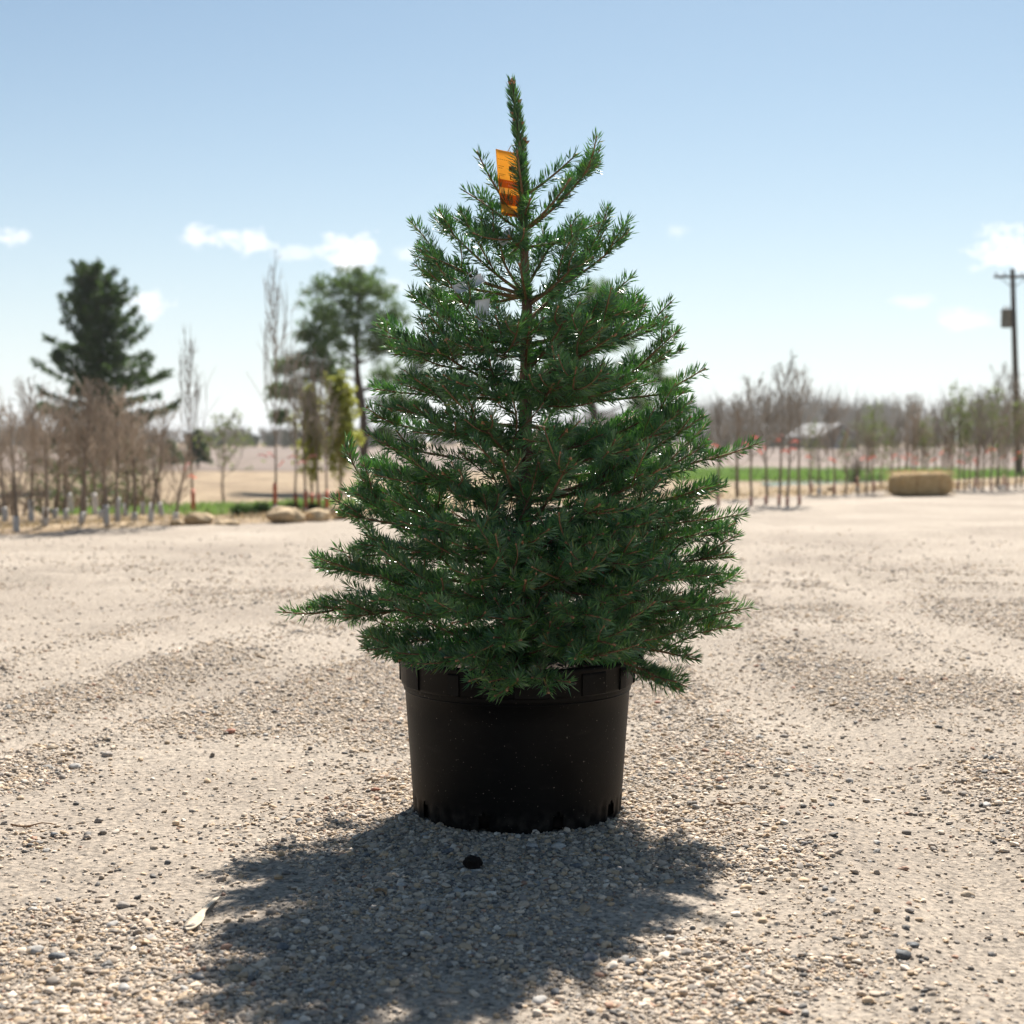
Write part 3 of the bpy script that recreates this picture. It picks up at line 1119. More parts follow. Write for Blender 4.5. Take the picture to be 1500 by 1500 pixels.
def build_spruce():
    rng = np.random.default_rng(77)
    base = trunk_at(1002)
    tree = thing('spruce_tree', 'young green spruce tree standing in the black pot', 'tree', (0, 0, 0))
    pts = np.array([at(x, y, TY) for x, y in TRUNK_PX])
    pts[0, 2] = .335
    rad = np.interp(pts[:, 2], [.3, .5, .9, 1.3, 1.5, 1.62, 1.86], [.027, .024, .0195, .0135, .0095, .006, .0035])
    tr = MB().tube(pts, rad, 12).build('trunk', M['bark'], tree)
    nd = Needles(rng)
    lead = pts[8:]
    nd.P, nd.T, nd.D, nd.L, nd.E = [], [], [], [], []
    for q in range(5):
        a = q * 2 * PI / 5
        nd.along(pts[9:], (math.cos(a), math.sin(a)), 560, .0, .033, .68)
        nd.along(pts[7:10], (math.cos(a), math.sin(a)), 300, .0, .024, .8)
    nd.mb().build('needle_foliage', M['needle'], tr, smooth=False, kind='stuff')
    bd = MB()
    for (px, py, dx, dz) in [(750, 121, -.1, 1), (752, 123, .6, .6), (747, 124, -.7, .5), (764, 150, .8, .6), (749, 168, -.8, .5), (752, 178, -.6, .6), (767, 182, .9, .5),
                             (757, 200, -.5, .7), (770, 205, .9, .5), (778, 210, .9, .5), (774, 207, .5, .8), (768, 222, .6, .7)]:
        p = trunk_at(py) + (at(px, py, TY) - trunk_at(py)) * .55 + np.array([0, -.006, 0])
        bud(bd, p, np.array([dx, -.5, dz]), .0048)
    bd.build('bud_cluster', M['bud'], tr, kind='stuff')

    # origin height on the stem (px), tip (px), tip depth from the stem (m), sag, fullness
    B = [
        # top whorl
        (338, 704, 294, .02, -.10, .3), (326, 698, 222, .01, -.16, 0), (288, 845, 226, .03, -.08, .0), (338, 875, 231, -.02, -.10, .35),
        (362, 845, 346, .0, -.06, .3), (335, 777, 292, -.10, -.10, 0), (292, 758, 221, -.06, -.08, 0), (335, 836, 262, -.07, -.12, 0),
        (340, 735, 350, .14, -.05, .6), (350, 745, 345, -.12, -.05, .5),
        # second whorl
        (433, 643, 322, .0, -.10, .7), (432, 614, 366, -.04, -.06, .7), (436, 616, 402, .08, -.02, .8), (440, 913, 352, .0, -.10, .55),
        (432, 846, 384, -.12, -.08, .4), (435, 761, 380, -.15, -.12, 0), (440, 880, 415, .14, -.05, .8), (440, 690, 436, .2, .0, .8),
        (436, 714, 334, -.06, -.10, .3), (445, 820, 428, .22, .0, .8), (402, 812, 372, .13, 0, .6),
        
        # third
        (512, 597, 432, .02, -.10, .9), (512, 628, 466, -.17, -.10, .7), (510, 903, 434, .05, -.10, .7), (520, 922, 446, -.14, -.12, .5),
        (515, 947, 458, .06, -.10, .7), (525, 986, 472, .0, -.10, .8), (520, 834, 446, -.24, -.12, .2), (510, 571, 504, .06, -.02, .9),
        (510, 575, 520, -.08, -.04, .9), (500, 690, 470, .25, 0, 1), (500, 870, 475, .24, 0, 1), 
        (520, 775, 498, -.20, -.15, .2), 
        # fourth
        (590, 1006, 509, .0, -.10, .8), (585, 556, 572, .02, -.02, .9), (590, 565, 598, -.10, .0, .9), (590, 1012, 572, .03, -.06, .9), 
        (620, 858, 538, -.33, -.14, .5), (615, 812, 545, -.30, -.12, .3), (610, 895, 565, -.30, -.08, .6), (585, 638, 502, -.22, -.12, .4), (590, 660, 545, -.28, -.06, .7),
        (590, 640, 560, .28, 0, 1), (590, 890, 560, .30, 0, 1), 
        # fifth
        (660, 540, 614, .0, .0, 1), (660, 585, 648, -.18, -.02, 1), (665, 1015, 600, .05, -.08, .9), (665, 985, 640, -.16, -.04, 1), (660, 640, 640, -.28, -.03, .9),
        (665, 705, 615, -.36, -.04, .8), (665, 832, 628, -.36, -.06, .8), (650, 610, 620, .30, 0, 1), (650, 925, 615, .32, 0, 1),
        (650, 840, 610, .40, 0, 1), 
        # sixth
        (735, 533, 680, .03, -.02, .8), (735, 1038, 606, .0, -.14, .9), (735, 1070, 660, .03, -.10, .9), (740, 1062, 708, -.10, -.06, .9), (740, 735, 672, -.40, -.12, .3),
        (745, 838, 668, -.42, -.15, .3), (750, 882, 738, -.45, -.02, .8), (740, 972, 690, -.30, -.12, .6), (740, 645, 690, -.34, -.04, .9),
        (730, 590, 700, .32, 0, 1), (730, 960, 690, .34, 0, 1), (730, 850, 700, .44, 0, 1), 
        # seventh
        (800, 498, 716, .05, -.05, .9), (800, 490, 752, -.05, -.02, .9), (800, 1080, 772, .05, .0, 1), (800, 1050, 745, -.12, -.02, 1), (815, 868, 795, -.46, -.10, .5),
        (800, 610, 770, -.34, .0, 1), (800, 940, 770, -.38, -.03, 1), (800, 560, 780, .3, 0, 1),
        (800, 990, 770, .34, 0, 1), (800, 680, 770, .48, 0, 1), 
        # eighth
        (860, 455, 830, .0, .02, .9), (860, 512, 812, .12, .0, 1), (860, 1082, 814, -.04, .03, 1), (860, 1062, 840, .14, .03, 1), (885, 770, 850, -.50, -.04, .4),
        (865, 612, 868, -.44, .02, .7), (865, 862, 830, -.50, -.03, .6), (865, 985, 850, -.36, -.02, .9), (860, 600, 850, .4, 0, 1),
        (860, 940, 850, .42, 0, 1), (865, 540, 860, -.25, .02, 1), 
        # ninth
        (905, 442, 889, -.02, .03, .8), (905, 500, 905, -.12, .05, 1), (905, 1076, 882, -.10, -.04, .8), (910, 1088, 920, .0, .06, .9), (905, 590, 905, -.36, .03, 1),
        (925, 737, 948, -.50, .04, .3), (910, 842, 905, -.50, .02, .8), (910, 1010, 900, -.30, .03, 1), (905, 560, 905, .36, .02, 1),
        (905, 990, 905, .38, .02, 1), (905, 850, 905, .52, .02, 1), (912, 930, 915, -.46, .03, .9), 
        (520, 682, 520, -.25, -.06, .8), (530, 905, 510, -.22, -.06, .8), (600, 730, 590, -.33, .0, .7), (665, 925, 640, -.30, -.04, .8), (740, 600, 705, -.25, .0, .9),
        (805, 690, 760, -.44, -.03, .7), (865, 690, 850, -.46, .0, .8), (910, 680, 915, -.50, .03, .7), (868, 930, 868, -.45, .0, .7), (730, 690, 700, .44, 0, 1), (860, 770, 850, .45, 0, 1),
        (835, 695, 800, -.42, -.04, .7), (838, 842, 818, -.42, -.04, .7), (830, 765, 792, -.46, -.06, .5), (820, 600, 812, -.3, .0, .8), (825, 960, 812, -.3, .0, .8),
        # skirt over the rim
        (945, 532, 945, -.10, .08, .9), (945, 545, 975, -.22, .10, .9), (945, 1030, 968, -.12, .08, 1), (945, 1000, 1016, -.24, .16, 1), (955, 805, 1016, -.44, .12, .4),
        (955, 742, 1012, -.44, .12, .5), (940, 905, 944, -.50, .05, .5), (950, 665, 968, -.46, .06, .6), (950, 610, 968, -.38, .08, .9), (950, 872, 965, -.46, .07, .8),
        (950, 935, 972, -.36, .10, .9), (945, 600, 950, .3, .05, 1), (945, 950, 950, .3, .05, 1), (950, 975, 990, -.18, .12, 1), (950, 705, 985, -.44, .09, .5), (950, 580, 980, -.28, .1, .8), 
    ]
    for q, (oy, tx, ty, dy, sag, full) in enumerate(B):
        if dy > .25 and q % 3 == 0:
            continue
        if oy < 600 and full > 0:
            full *= .72
        if abs(dy) > .08:
            oy = min(oy + rng.uniform(-38, 38), 960)
        O = trunk_at(oy)
        T = at(tx, ty, TY + dy)
        T = O + (T - O) * .965
        if dy > .1:
            T[2] += rng.uniform(-.07, .11)
        elif -.32 < dy < -.12:
            T[2] += rng.uniform(-.035, .035)
        make_branch(tree, rng, O, T, sag, max(full, .01), stub=(full == 0))
    return tree


build_spruce()

# ------------------------------------------------------------------ tags on the spruce
def grid_card(corners, nu, nv, bulge, thick=.0006):
    """a bent card through four corners (TL, TR, BR, BL)"""
    TL, TR, BR, BL = (np.asarray(c, float) for c in corners)
    nrm = unit(np.cross(TR - TL, BL - TL))
    u, v = np.meshgrid(np.linspace(0, 1, nu), np.linspace(0, 1, nv), indexing='ij')
    P = ((1 - u) * (1 - v))[..., None] * TL + (u * (1 - v))[..., None] * TR + (u * v)[..., None] * BR + ((1 - u) * v)[..., None] * BL
    P = P + nrm * (bulge * np.sin(v * PI) * 1.0 + bulge * .5 * np.sin(u * PI))[..., None]
    return P, nrm


def card_point(corners, bulge, u, v, lift):
    P, n = None, None
    TL, TR, BR, BL = (np.asarray(c, float) for c in corners)
    n = unit(np.cross(TR - TL, BL - TL))
    p = (1 - u) * (1 - v) * TL + u * (1 - v) * TR + u * v * BR + (1 - u) * v * BL
    return p + n * (bulge * math.sin(v * PI) + bulge * .5 * math.sin(u * PI) + lift)


def card_mesh(corners, bulge, nu=8, nv=12, thick=.0007, round_=.1):
    P, n = grid_card(corners, nu, nv, bulge)
    A = P.reshape(-1, 3)
    m = MB()
    f = grid_faces(nu, nv)
    m.add(A, f)
    m.add(A - n * thick, f[:, ::-1])
    k = nu * nv
    rim = [i * nv for i in range(nu)] + [(nu - 1) * nv + j for j in range(1, nv)] + [i * nv + nv - 1 for i in range(nu - 2, -1, -1)] + [j for j in range(nv - 2, 0, -1)]
    m.f4.append(np.array([[rim[i], rim[(i + 1) % len(rim)], rim[(i + 1) % len(rim)] + k, rim[i] + k] for i in range(len(rim))]))
    return m


def build_tags():
    Y0 = TY + .012
    cs = [at(726, 218, Y0 - .02), at(761, 225, Y0 + .004), at(769, 320, Y0 - .006), at(735, 315, Y0 - .03)]
    bul = .004
    nrm = unit(np.cross(cs[1] - cs[0], cs[3] - cs[0]))
    sg = 1.0 if nrm[1] < 0 else -1.0
    t = thing('plant_tag', 'orange printed plant tag hanging near the top of the spruce', 'tag')
    card_mesh(cs, bul).build('card', M['tag_orange'], t)

    def patch(name, u0, u1, v0, v1, m, lift, nu=5, nv=4):
        u, v = np.meshgrid(np.linspace(u0, u1, nu), np.linspace(v0, v1, nv), indexing='ij')
        V = [card_point(cs, bul, a, b, sg * lift + (0 if sg > 0 else -.0007)) for a, b in zip(u.ravel(), v.ravel())]
        return MB().add(V, grid_faces(nu, nv)), m

    def band(v0, v1, m, lift):
        mb, mm = patch('band', .015, .985, v0, v1, m, lift, 8, 5)
        return mb.build('printed_band', mm, t)
    band(.44, .565, M['tag_brown'], .0005)
    band(.66, .83, M['tag_brown'], .0005)
    band(.955, .99, M['tag_brown'], .0005)
    rng = np.random.default_rng(3)
    # fine print: rows of short strokes
    cream, ink = MB(), MB()
    for r in range(7):
        v = .575 + r * .0125
        u = .05
        while u < .92:
            w = rng.uniform(.03, .11)
            q, _ = patch('', u, min(u + w, .95), v, v + .006, None, .0009, 2, 2)
            cream.add(q.v[0], q.f4[0])
            u += w + .025
    for (v, a, b, h) in [(.24, .06, .30, .008), (.27, .06, .25, .008), (.36, .06, .34, .010), (.385, .08, .28, .008), (.70, .12, .5, .008), (.72, .12, .46, .008), (.76, .3, .8, .009), (.79, .3, .75, .009), (.87, .4, .8, .008), (.90, .42, .7, .008), (.14, .05, .9, .006)]:
        u = a
        while u < b:
            w = rng.uniform(.03, .08)
            q, _ = patch('', u, min(u + w, b), v, v + h, None, .0009, 2, 2)
            ink.add(q.v[0], q.f4[0])
            u += w + .02
    # tree pictogram, its stem and the planting mark below it
    for q in range(26):
        a = rng.random() * 2 * PI
        rr = math.sqrt(rng.random())
        cu, cv = .66 + .155 * rr * math.cos(a), .262 + .045 * rr * math.sin(a)
        p, _ = patch('', cu - .05, cu + .05, cv - .016, cv + .016, None, .0009 + q * .000012, 2, 2)
        ink.add(p.v[0], p.f4[0])
    for (u0, u1, v0, v1) in [(.645, .67, .30, .37), (.53, .58, .355, .425), (.77, .82, .36, .43), (.53, .82, .418, .43)]:
        p, _ = patch('', u0, u1, v0, v1, None, .0013, 2, 2)
        ink.add(p.v[0], p.f4[0])
    cream.build('fine_print', M['tag_cream'], t, smooth=False, kind='stuff')
    ink.build('dark_print', M['tag_ink'], t, smooth=False, kind='stuff')

    def lettering(txt, u0, u1, v0, v1, m, name):
        cu = bpy.data.curves.new('lettering', 'FONT')
        cu.body = txt
        cu.size = 1.0
        tmp = bpy.data.objects.new('lettering_source', cu)
        COL.objects.link(tmp)
        bpy.context.view_layer.update()
        me = bpy.data.meshes.new_from_object(tmp.evaluated_get(bpy.context.evaluated_depsgraph_get()))
        bpy.data.objects.remove(tmp)
        co = np.array([v.co[:] for v in me.vertices])
        mn, mx = co.min(0), co.max(0)
        for v, c in zip(me.vertices, co):
            a = u0 + (u1 - u0) * (c[0] - mn[0]) / (mx[0] - mn[0])
            b = v1 + (v0 - v1) * (c[1] - mn[1]) / (mx[1] - mn[1])
            v.co = card_point(cs, bul, a, b, sg * .0012 + (0 if sg > 0 else -.0007))
        me.materials.clear()
        me.materials.append(m)
        return obj(name, me, t)
    lettering('Norway Spruce', .34, .93, .462, .495, M['tag_cream'], 'lettering')
    lettering('Picea abies', .42, .86, .51, .54, M['tag_cream'], 'lettering')
    # loop that ties it to the leader
    lp = [at(744, 222, Y0 - .01), at(748, 214, Y0 - .014), at(755, 212, Y0 - .004), at(763, 216, Y0 + .012), at(768, 222, Y0 + .014), at(764, 226, Y0 - .014), at(752, 222, Y0 - .012)]
    MB().tube(lp, .0016, 5).build('tie', M['white_tag'], t)

    for cs2, lab, b in [
        ([at(729, 349, TY - .11), at(746, 334, TY - .08), at(755, 344, TY - .07), at(737, 361, TY - .11)], 'small white plastic tag just below the orange tag on the spruce', .004),
        ([at(662, 419, TY - .14), at(704, 400, TY - .10), at(712, 412, TY - .11), at(672, 430, TY - .15)], 'white plastic strip lying across a spruce branch', .006),
        ([at(696, 440, TY - .17), at(718, 437, TY - .15), at(717, 464, TY - .145), at(701, 480, TY - .17)], 'white plastic tag hanging down beside the spruce stem', .005)]:
        t2 = thing('white_tag', lab, 'tag')
        card_mesh(cs2, b).build('strip', M['white_tag'], t2)
        top = (cs2[0] + cs2[1]) / 2
        MB().tube([top, top + np.array([.006, .004, .014]), top + np.array([.014, .01, .018])], .0011, 5).build('tie', M['white_tag'], t2)


build_tags()

# ------------------------------------------------------------------ small things on the gravel
def yard(px, py):
    p = at(px, py, 3.0)
    d = pix_dir(px, py)
    tt = CAM_H / -d[2]
    p = np.array([0, 0, CAM_H]) + d * tt
    p[2] = float(lot_relief(p[0], p[1])) + .012
    return p


def build_litter():
    a, b = yard(319, 1329), yard(276, 1378)
    L = np.linalg.norm(b - a)
    o = MB()
    sec = [(0, .0052), (.02, .0062), (.25, .0066), (.5, .0074), (.60, .0100), (.68, .0150), (.77, .0178), (.86, .0172), (.94, .0125), (1.0, .0040)]
    V = []
    for s, w in sec:
        dip = -.0035 * math.sin(max(0, min(1, (s - .62) / .36)) * PI)
        arch = .009 * math.sin(s * PI) * .6
        for xx, dz in ((-1, .002), (-.5, .0024 + dip), (0, .0026 + dip * 1.3), (.5, .0024 + dip), (1, .002), (.6, -.0006 + dip), (0, -.001 + dip * 1.3), (-.6, -.0006 + dip)):
            V.append((xx * w, s * L, dz + arch))
    F = [[i * 8 + j, i * 8 + (j + 1) % 8, (i + 1) * 8 + (j + 1) % 8, (i + 1) * 8 + j] for i in range(len(sec) - 1) for j in range(8)]
    o.add(V, F)
    e = (len(sec) - 1) * 8
    o.f4.append(np.array([[0, 7, 6, 1], [1, 6, 5, 2], [2, 5, 4, 3], [e, e + 1, e + 6, e + 7], [e + 1, e + 2, e + 5, e + 6], [e + 2, e + 3, e + 4, e + 5]]))
    sp = o.build('wooden_spoon', M['stick'])
    sp.location = a + np.array([0, 0, .006])
    sp.rotation_euler = (0.0, .12, math.atan2(b[1] - a[1], b[0] - a[0]) - PI / 2)
    tag(sp, 'pale wooden spoon lying on the gravel at the edge of the shadow', 'spoon')

    c = obj('soil_clod', ico_mesh('soil_clod', 4, 4, .28, (1.0, .92, .82), 1.4, M['clod'], .16))
    c.location = yard(693, 1280) + np.array([0, 0, .013])
    c.scale = (.0205,) * 3
    tag(c, 'round dark brown clod of soil in the shade before the pot', 'clod')

    p = yard(556, 1322)
    m = MB()
    u, v = np.meshgrid(np.linspace(-1, 1, 7), np.linspace(0, 1, 9), indexing='ij')
    w = .010 * np.sin(v * PI) ** .8
    A = np.stack([u * w, v * .036 - .018, .006 + .006 * u * u + .006 * np.sin(v * 5)], -1).reshape(-1, 3)
    f = grid_faces(7, 9)
    m.add(A, f)
    m.add(A - np.array([0, 0, .0005]), f[:, ::-1])
    lf = m.build('dry_leaf', M['leafdry'])
    lf.location = p
    lf.rotation_euler = (0.25, .2, .9)
    tag(lf, 'small curled dry tan leaf in the spruce shadow', 'leaf')

    for (px, py, ln, an, lab) in [(50, 1226, .055, .15, 'thin bare twig lying on the open gravel left of the shadow'),
                                  (1080, 1188, .05, -.3, 'short dark twig lying on the sunlit gravel right of the pot')]:
        q = yard(px, py)
        pts = [q + np.array([math.cos(an) * s * ln, math.sin(an) * s * ln, .008 + .004 * math.sin(s * 4)]) for s in np.linspace(-1, 1, 7)]
        tag(MB().tube(pts, np.linspace(.0026, .0012, 7), 6).build('fallen_twig', M['twig']), lab, 'twig')


build_litter()

# ------------------------------------------------------------------ background trees
def far_spruce():
    rng = np.random.default_rng(4)
    D = 60.0
    zb = -1.1
    cx = at(150, 700, D)[0]
    top = at(135, 384, D)[2]
    H = top - zb
    t = thing('spruce_tree', 'tall dark spruce with ragged crown behind the bare young trees', 'tree', (cx, D, zb))
    MB().tube([(0, 0, 0), (.02, 0, H * .5), (-.1, 0, H * .8), (-.40, 0, H * .985)], [.16, .11, .05, .015], 8).build('trunk', M['bg_bark'], t)
    cr, wood = MB(), MB()
    for i in range(165):
        f = (i + rng.random()) / 165
        h = H * (.10 + .885 * f ** .93)
        rad = np.interp(h / H, [.1, .2, .35, .5, .6, .75, .9, 1], [2.0, 2.55, 2.55, 2.25, 1.95, 1.6, 1.0, .15]) * rng.uniform(.5, 1.22)
        az = i * 2.399 + rng.normal(0, .25)
        if math.cos(az) > .2 and .25 < h / H < .5:
            rad *= 1.12
        x0 = np.interp(h / H, [0, .5, .8, 1], [0, .02, -.1, -.42])
        O = np.array([x0, 0, h])
        dr = np.array([math.cos(az), math.sin(az), 0])
        rise = np.interp(h / H, [.1, .5, 1], [-.12, .28, .75])
        T = O + dr * rad + np.array([0, 0, (rise + rng.normal(0, .12)) * rad])
        pts = bez(O, (O + T) / 2 + np.array([0, 0, -.14 * rad]), T, 7)
        wood.tube(pts, np.linspace(.035, .01, 7), 4, cap=False)
        n = int(12 + 30 * rad)
        u = rng.random(n) ** .65
        p = np.stack([np.interp(u * 6, np.arange(7), pts[:, k]) for k in range(3)], -1)
        sd = np.cross(dr, [0, 0, 1])
        p = p + sd * (rng.normal(0, .17, n) * (1.25 - u) * min(rad, 1.6))[:, None] + np.array([0, 0, -1]) * (rng.random(n) * .22)[:, None]
        tufts(cr, p, dr, .22, .05, rng)
    wood.build('limbs', M['bg_bark'], t)
    cr.build('crown', M['bg_spruce'], t, smooth=False)


def tufts(mb, p, dr, ln, w, rng, up=.15):
    """needle sprays: narrow blades, three for each point"""
    n = len(p)
    for k in range(3):
        d = np.asarray(dr)[None, :] * .8 + rng.normal(0, .75, (n, 3)) + np.array([0, 0, up])
        d /= np.linalg.norm(d, axis=1, keepdims=True)
        s = np.cross(d, rng.normal(0, 1, (n, 3)))
        s /= np.linalg.norm(s, axis=1, keepdims=True) + 1e-9
        l = ln * rng.uniform(.6, 1.3, n)[:, None]
        V = np.stack([p - s * w * .5, p + s * w * .5, p + d * l * .6 + s * w * .8, p + d * l], 1).reshape(-1, 3)
        q = np.arange(n)[:, None] * 4
        mb.add(V, np.concatenate([q + np.array([[0, 1, 2]]), q + np.array([[0, 2, 3]])]))


def far_pine(px, top_py, D, crown_px, label, seed, twin=True, lows=()):
    rng = np.random.default_rng(seed)
    zb = -1.1
    base = at(px, 700, D)
    H = at(px, top_py, D)[2] - zb
    t = thing('pine_tree', label, 'tree', (base[0], D, zb), group=None)
    k = D / FPX
    tr = MB()
    tr.tube([(0, 0, 0), (.0, 0, H * .35), (-.15 * k * 60, 0, H * .55), (-.2, 0, H * .93)], [.20, .15, .10, .03], 8)
    if twin:
        tr.tube([(0, 0, H * .30), (-.28, .05, H * .42), (-.30, .1, H * .62), (-.45, .1, H * .86)], [.11, .09, .07, .02], 7)
    tr.build('trunk', M['bg_bark'], t)
    cr, wood = MB(), MB()
    for (cx, cy, r) in crown_px:
        c = np.array([(cx - px) * k, rng.uniform(-1.0, 1.0), at(cx, cy, D)[2] - zb])
        rr = r * k
        h0 = np.clip(c[2] - .5 * abs(c[0]) - .3, H * .25, H * .9)
        wood.tube(bez(np.array([-.15, 0, h0]), np.array([c[0] * .5, c[1] * .5, h0 + .1]), c, 6), np.linspace(.05, .015, 6), 4, cap=False)
        for q in range(int(7 + 12 * rr)):
            d = unit(rng.normal(0, 1, 3))
            p0 = c + d * rr * rng.uniform(.35, 1.35) * np.array([1, 1.2, .72])
            n = 34
            p = p0 + rng.normal(0, .15, (n, 3)) * np.array([1, 1, .7])
            tufts(cr, p, d * .4, .15, .032, rng, .4)
    wood.build('limbs', M['bg_bark'], t)
    cr.build('crown', M['bg_pine'], t, smooth=False)


far_spruce()
far_pine(533, 394, 60.0,
         [(512, 412, 26), (480, 425, 24), (548, 412, 26), (560, 440, 24), (530, 435, 26), (495, 450, 26), (462, 462, 24), (450, 490, 20), (478, 485, 26), (510, 480, 26),
          (545, 475, 26), (570, 470, 20), (500, 512, 24), (470, 515, 18), (545, 512, 22), (575, 500, 20), (440, 530, 16), (465, 548, 22), (420, 540, 12), (490, 545, 18),
          (405, 575, 12), (425, 572, 10), (560, 550, 16), (590, 548, 20), (610, 520, 14), (575, 590, 14), (600, 600, 16), (620, 560, 16), (560, 640, 12), (415, 612, 10)],
         'tall open crowned pine with twin stems behind the boulders', 21)
far_pine(870, 405, 66.0,
         [(880, 425, 24), (900, 440, 16), (862, 450, 26), (840, 470, 26), (815, 480, 28), (870, 500, 28), (905, 500, 18), (930, 530, 24), (965, 550, 16), (980, 565, 12),
          (840, 520, 28), (900, 560, 26), (800, 550, 26), (860, 590, 28), (940, 590, 18), (640, 430, 14), (650, 452, 14)],
         'second pine showing through gaps of the potted spruce crown', 33, False)


# bare young trees -----------------------------------------------------
def young_tree_meshes(seed, n_lat, fastig, twig_mat, dens=1.0, leaves=None, nleaf=0, low=.28):
    """unit tree 1 m tall: stem mesh, crown mesh and, with leaves, a leaf mesh"""
    rng = np.random.default_rng(seed)
    st, cr, lf = MB(), MB(), MB()
    z = np.linspace(0, 1, 9)
    wob = np.cumsum(rng.normal(0, .006, (9, 2)), 0)
    wob[0] = 0
    stem = np.stack([wob[:, 0], wob[:, 1], z], -1)
    st.tube(stem, np.interp(z, [0, .3, 1], [.0145, .0105, .002]), 7)
    ends = []
    for i in range(n_lat):
        f = low + (.95 - low) * (i + rng.random()) / n_lat
        O = np.array([np.interp(f, z, stem[:, k]) for k in range(3)])
        az = i * 2.4 + rng.normal(0, .4)
        ln = (.42 * (1 - f) + .10) * rng.uniform(.6, 1.2)
        dr = np.array([math.cos(az), math.sin(az), 0])
        a = fastig + rng.normal(0, .1)
        d = dr * math.cos(a) + np.array([0, 0, math.sin(a)])
        T = O + d * ln + np.array([0, 0, .12 * ln])
        pts = bez(O, O + unit(dr * .8 + d) * ln * .5, T, 5)
        cr.tube(pts, np.linspace(.0044, .0018, 5), 3, cap=False)
        for j in range(int(7 * dens)):
            u = rng.uniform(.2, 1)
            p = np.array([np.interp(u * 4, np.arange(5), pts[:, k]) for k in range(3)])
            d2 = unit(d + rng.normal(0, .5, 3) + np.array([0, 0, .25]))
            l2 = ln * rng.uniform(.2, .5)
            q = bez(p, p + d2 * l2 * .5 + rng.normal(0, .01, 3), p + d2 * l2, 3)
            cr.tube(q, [.0022, .0017, .0012], 3, cap=False)
            ends.append(q[-1])
            ends.append(q[1])
            if dens > 1.2:
                d3 = unit(d2 + rng.normal(0, .6, 3))
                cr.tube(np.array([q[1], q[1] + d3 * l2 * .3, q[1] + d3 * l2 * .6]), [.0016, .0013, .001], 3, cap=False)
                ends.append(q[1] + d3 * l2 * .5)
    out = [st.mesh('trunk', M['young_bark']), cr.mesh('crown', twig_mat), None]
    if leaves:
        E = np.array(ends)
        P = E[rng.integers(0, len(E), nleaf)] + rng.normal(0, .016, (nleaf, 3))
        leaf_quads(lf, P, .017, rng)
        out[2] = lf.mesh('leaves', leaves, False)
    return out


def leaf_quads(mb, P, s, rng):
    n = len(P)
    d = rng.normal(0, 1, (n, 3))
    d /= np.linalg.norm(d, axis=1, keepdims=True)
    e = np.cross(d, rng.normal(0, 1, (n, 3)))
    e /= np.linalg.norm(e, axis=1, keepdims=True)
    l = s * rng.uniform(.6, 1.4, n)[:, None]
    V = np.stack([P - d * l, P + e * l * .5, P + d * l, P - e * l * .5], 1).reshape(-1, 3)
    mb.add(V, np.arange(n)[:, None] * 4 + np.array([[0, 1, 2, 3]]))


VAR_BROWN = [young_tree_meshes(100 + k, 26, .85, M['twig_brown'], 1.6) for k in range(4)]
VAR_GREY = [young_tree_meshes(120 + k, 20, 1.0, M['twig_grey'], 1.7, low=.36) for k in range(4)]
VAR_TALL = [young_tree_meshes(140 + k, 26, 1.25, M['twig_grey'], .7, low=.30) for k in range(2)]
VAR_BUD = [young_tree_meshes(160 + k, 22, 1.0, M['twig_grey'], 1.2, M['leaf_green'], 420, low=.30) for k in range(3)]
VAR_YELLOW = [young_tree_meshes(180 + k, 34, 1.32, M['twig_yellow'], 1.5, M['leaf_yellow'], 7500, low=.12) for k in range(2)]


def ribbon_mesh():
    m = MB()
    s = np.linspace(0, 1, 8)
    c = np.stack([.085 * s, .01 * np.sin(s * 7), -.02 * s + .012 * np.sin(s * 9)], -1)
    A = np.concatenate([c + np.array([0, 0, .012]), c - np.array([0, 0, .012])])
    m.add(A, [[i, i + 1, i + 9, i + 8] for i in range(7)])
    c2 = np.stack([-.06 * s, .012 * np.cos(s * 6) - .012, -.03 * s], -1)
    A = np.concatenate([c2 + np.array([0, 0, .011]), c2 - np.array([0, 0, .011])])
    m.add(A, [[i, i + 1, i + 9, i + 8] for i in range(7)])
    return m


RIB = [ribbon_mesh().mesh('ribbon', M['ribbon']), ribbon_mesh().mesh('ribbon', M['ribbon_pink'])]
GUARD = MB().lathe([(.030, 0), (.030, .02), (.028, .9), (.025, 1.0), (.022, 1.0), (.021, .9)], 10).mesh('trunk_guard', M['guard'])
WRAP = MB().lathe([(.021, 0), (.024, .1), (.020, .5), (.023, .8), (.018, 1.0), (.014, 1.0)], 10).mesh('trunk_wrap', M['wrap'])
WRAPP = MB().lathe([(.021, 0), (.024, .1), (.020, .5), (.023, .8), (.018, 1.0), (.014, 1.0)], 10).mesh('trunk_wrap', M['wrap_pale'])
_rng = np.random.default_rng(55)


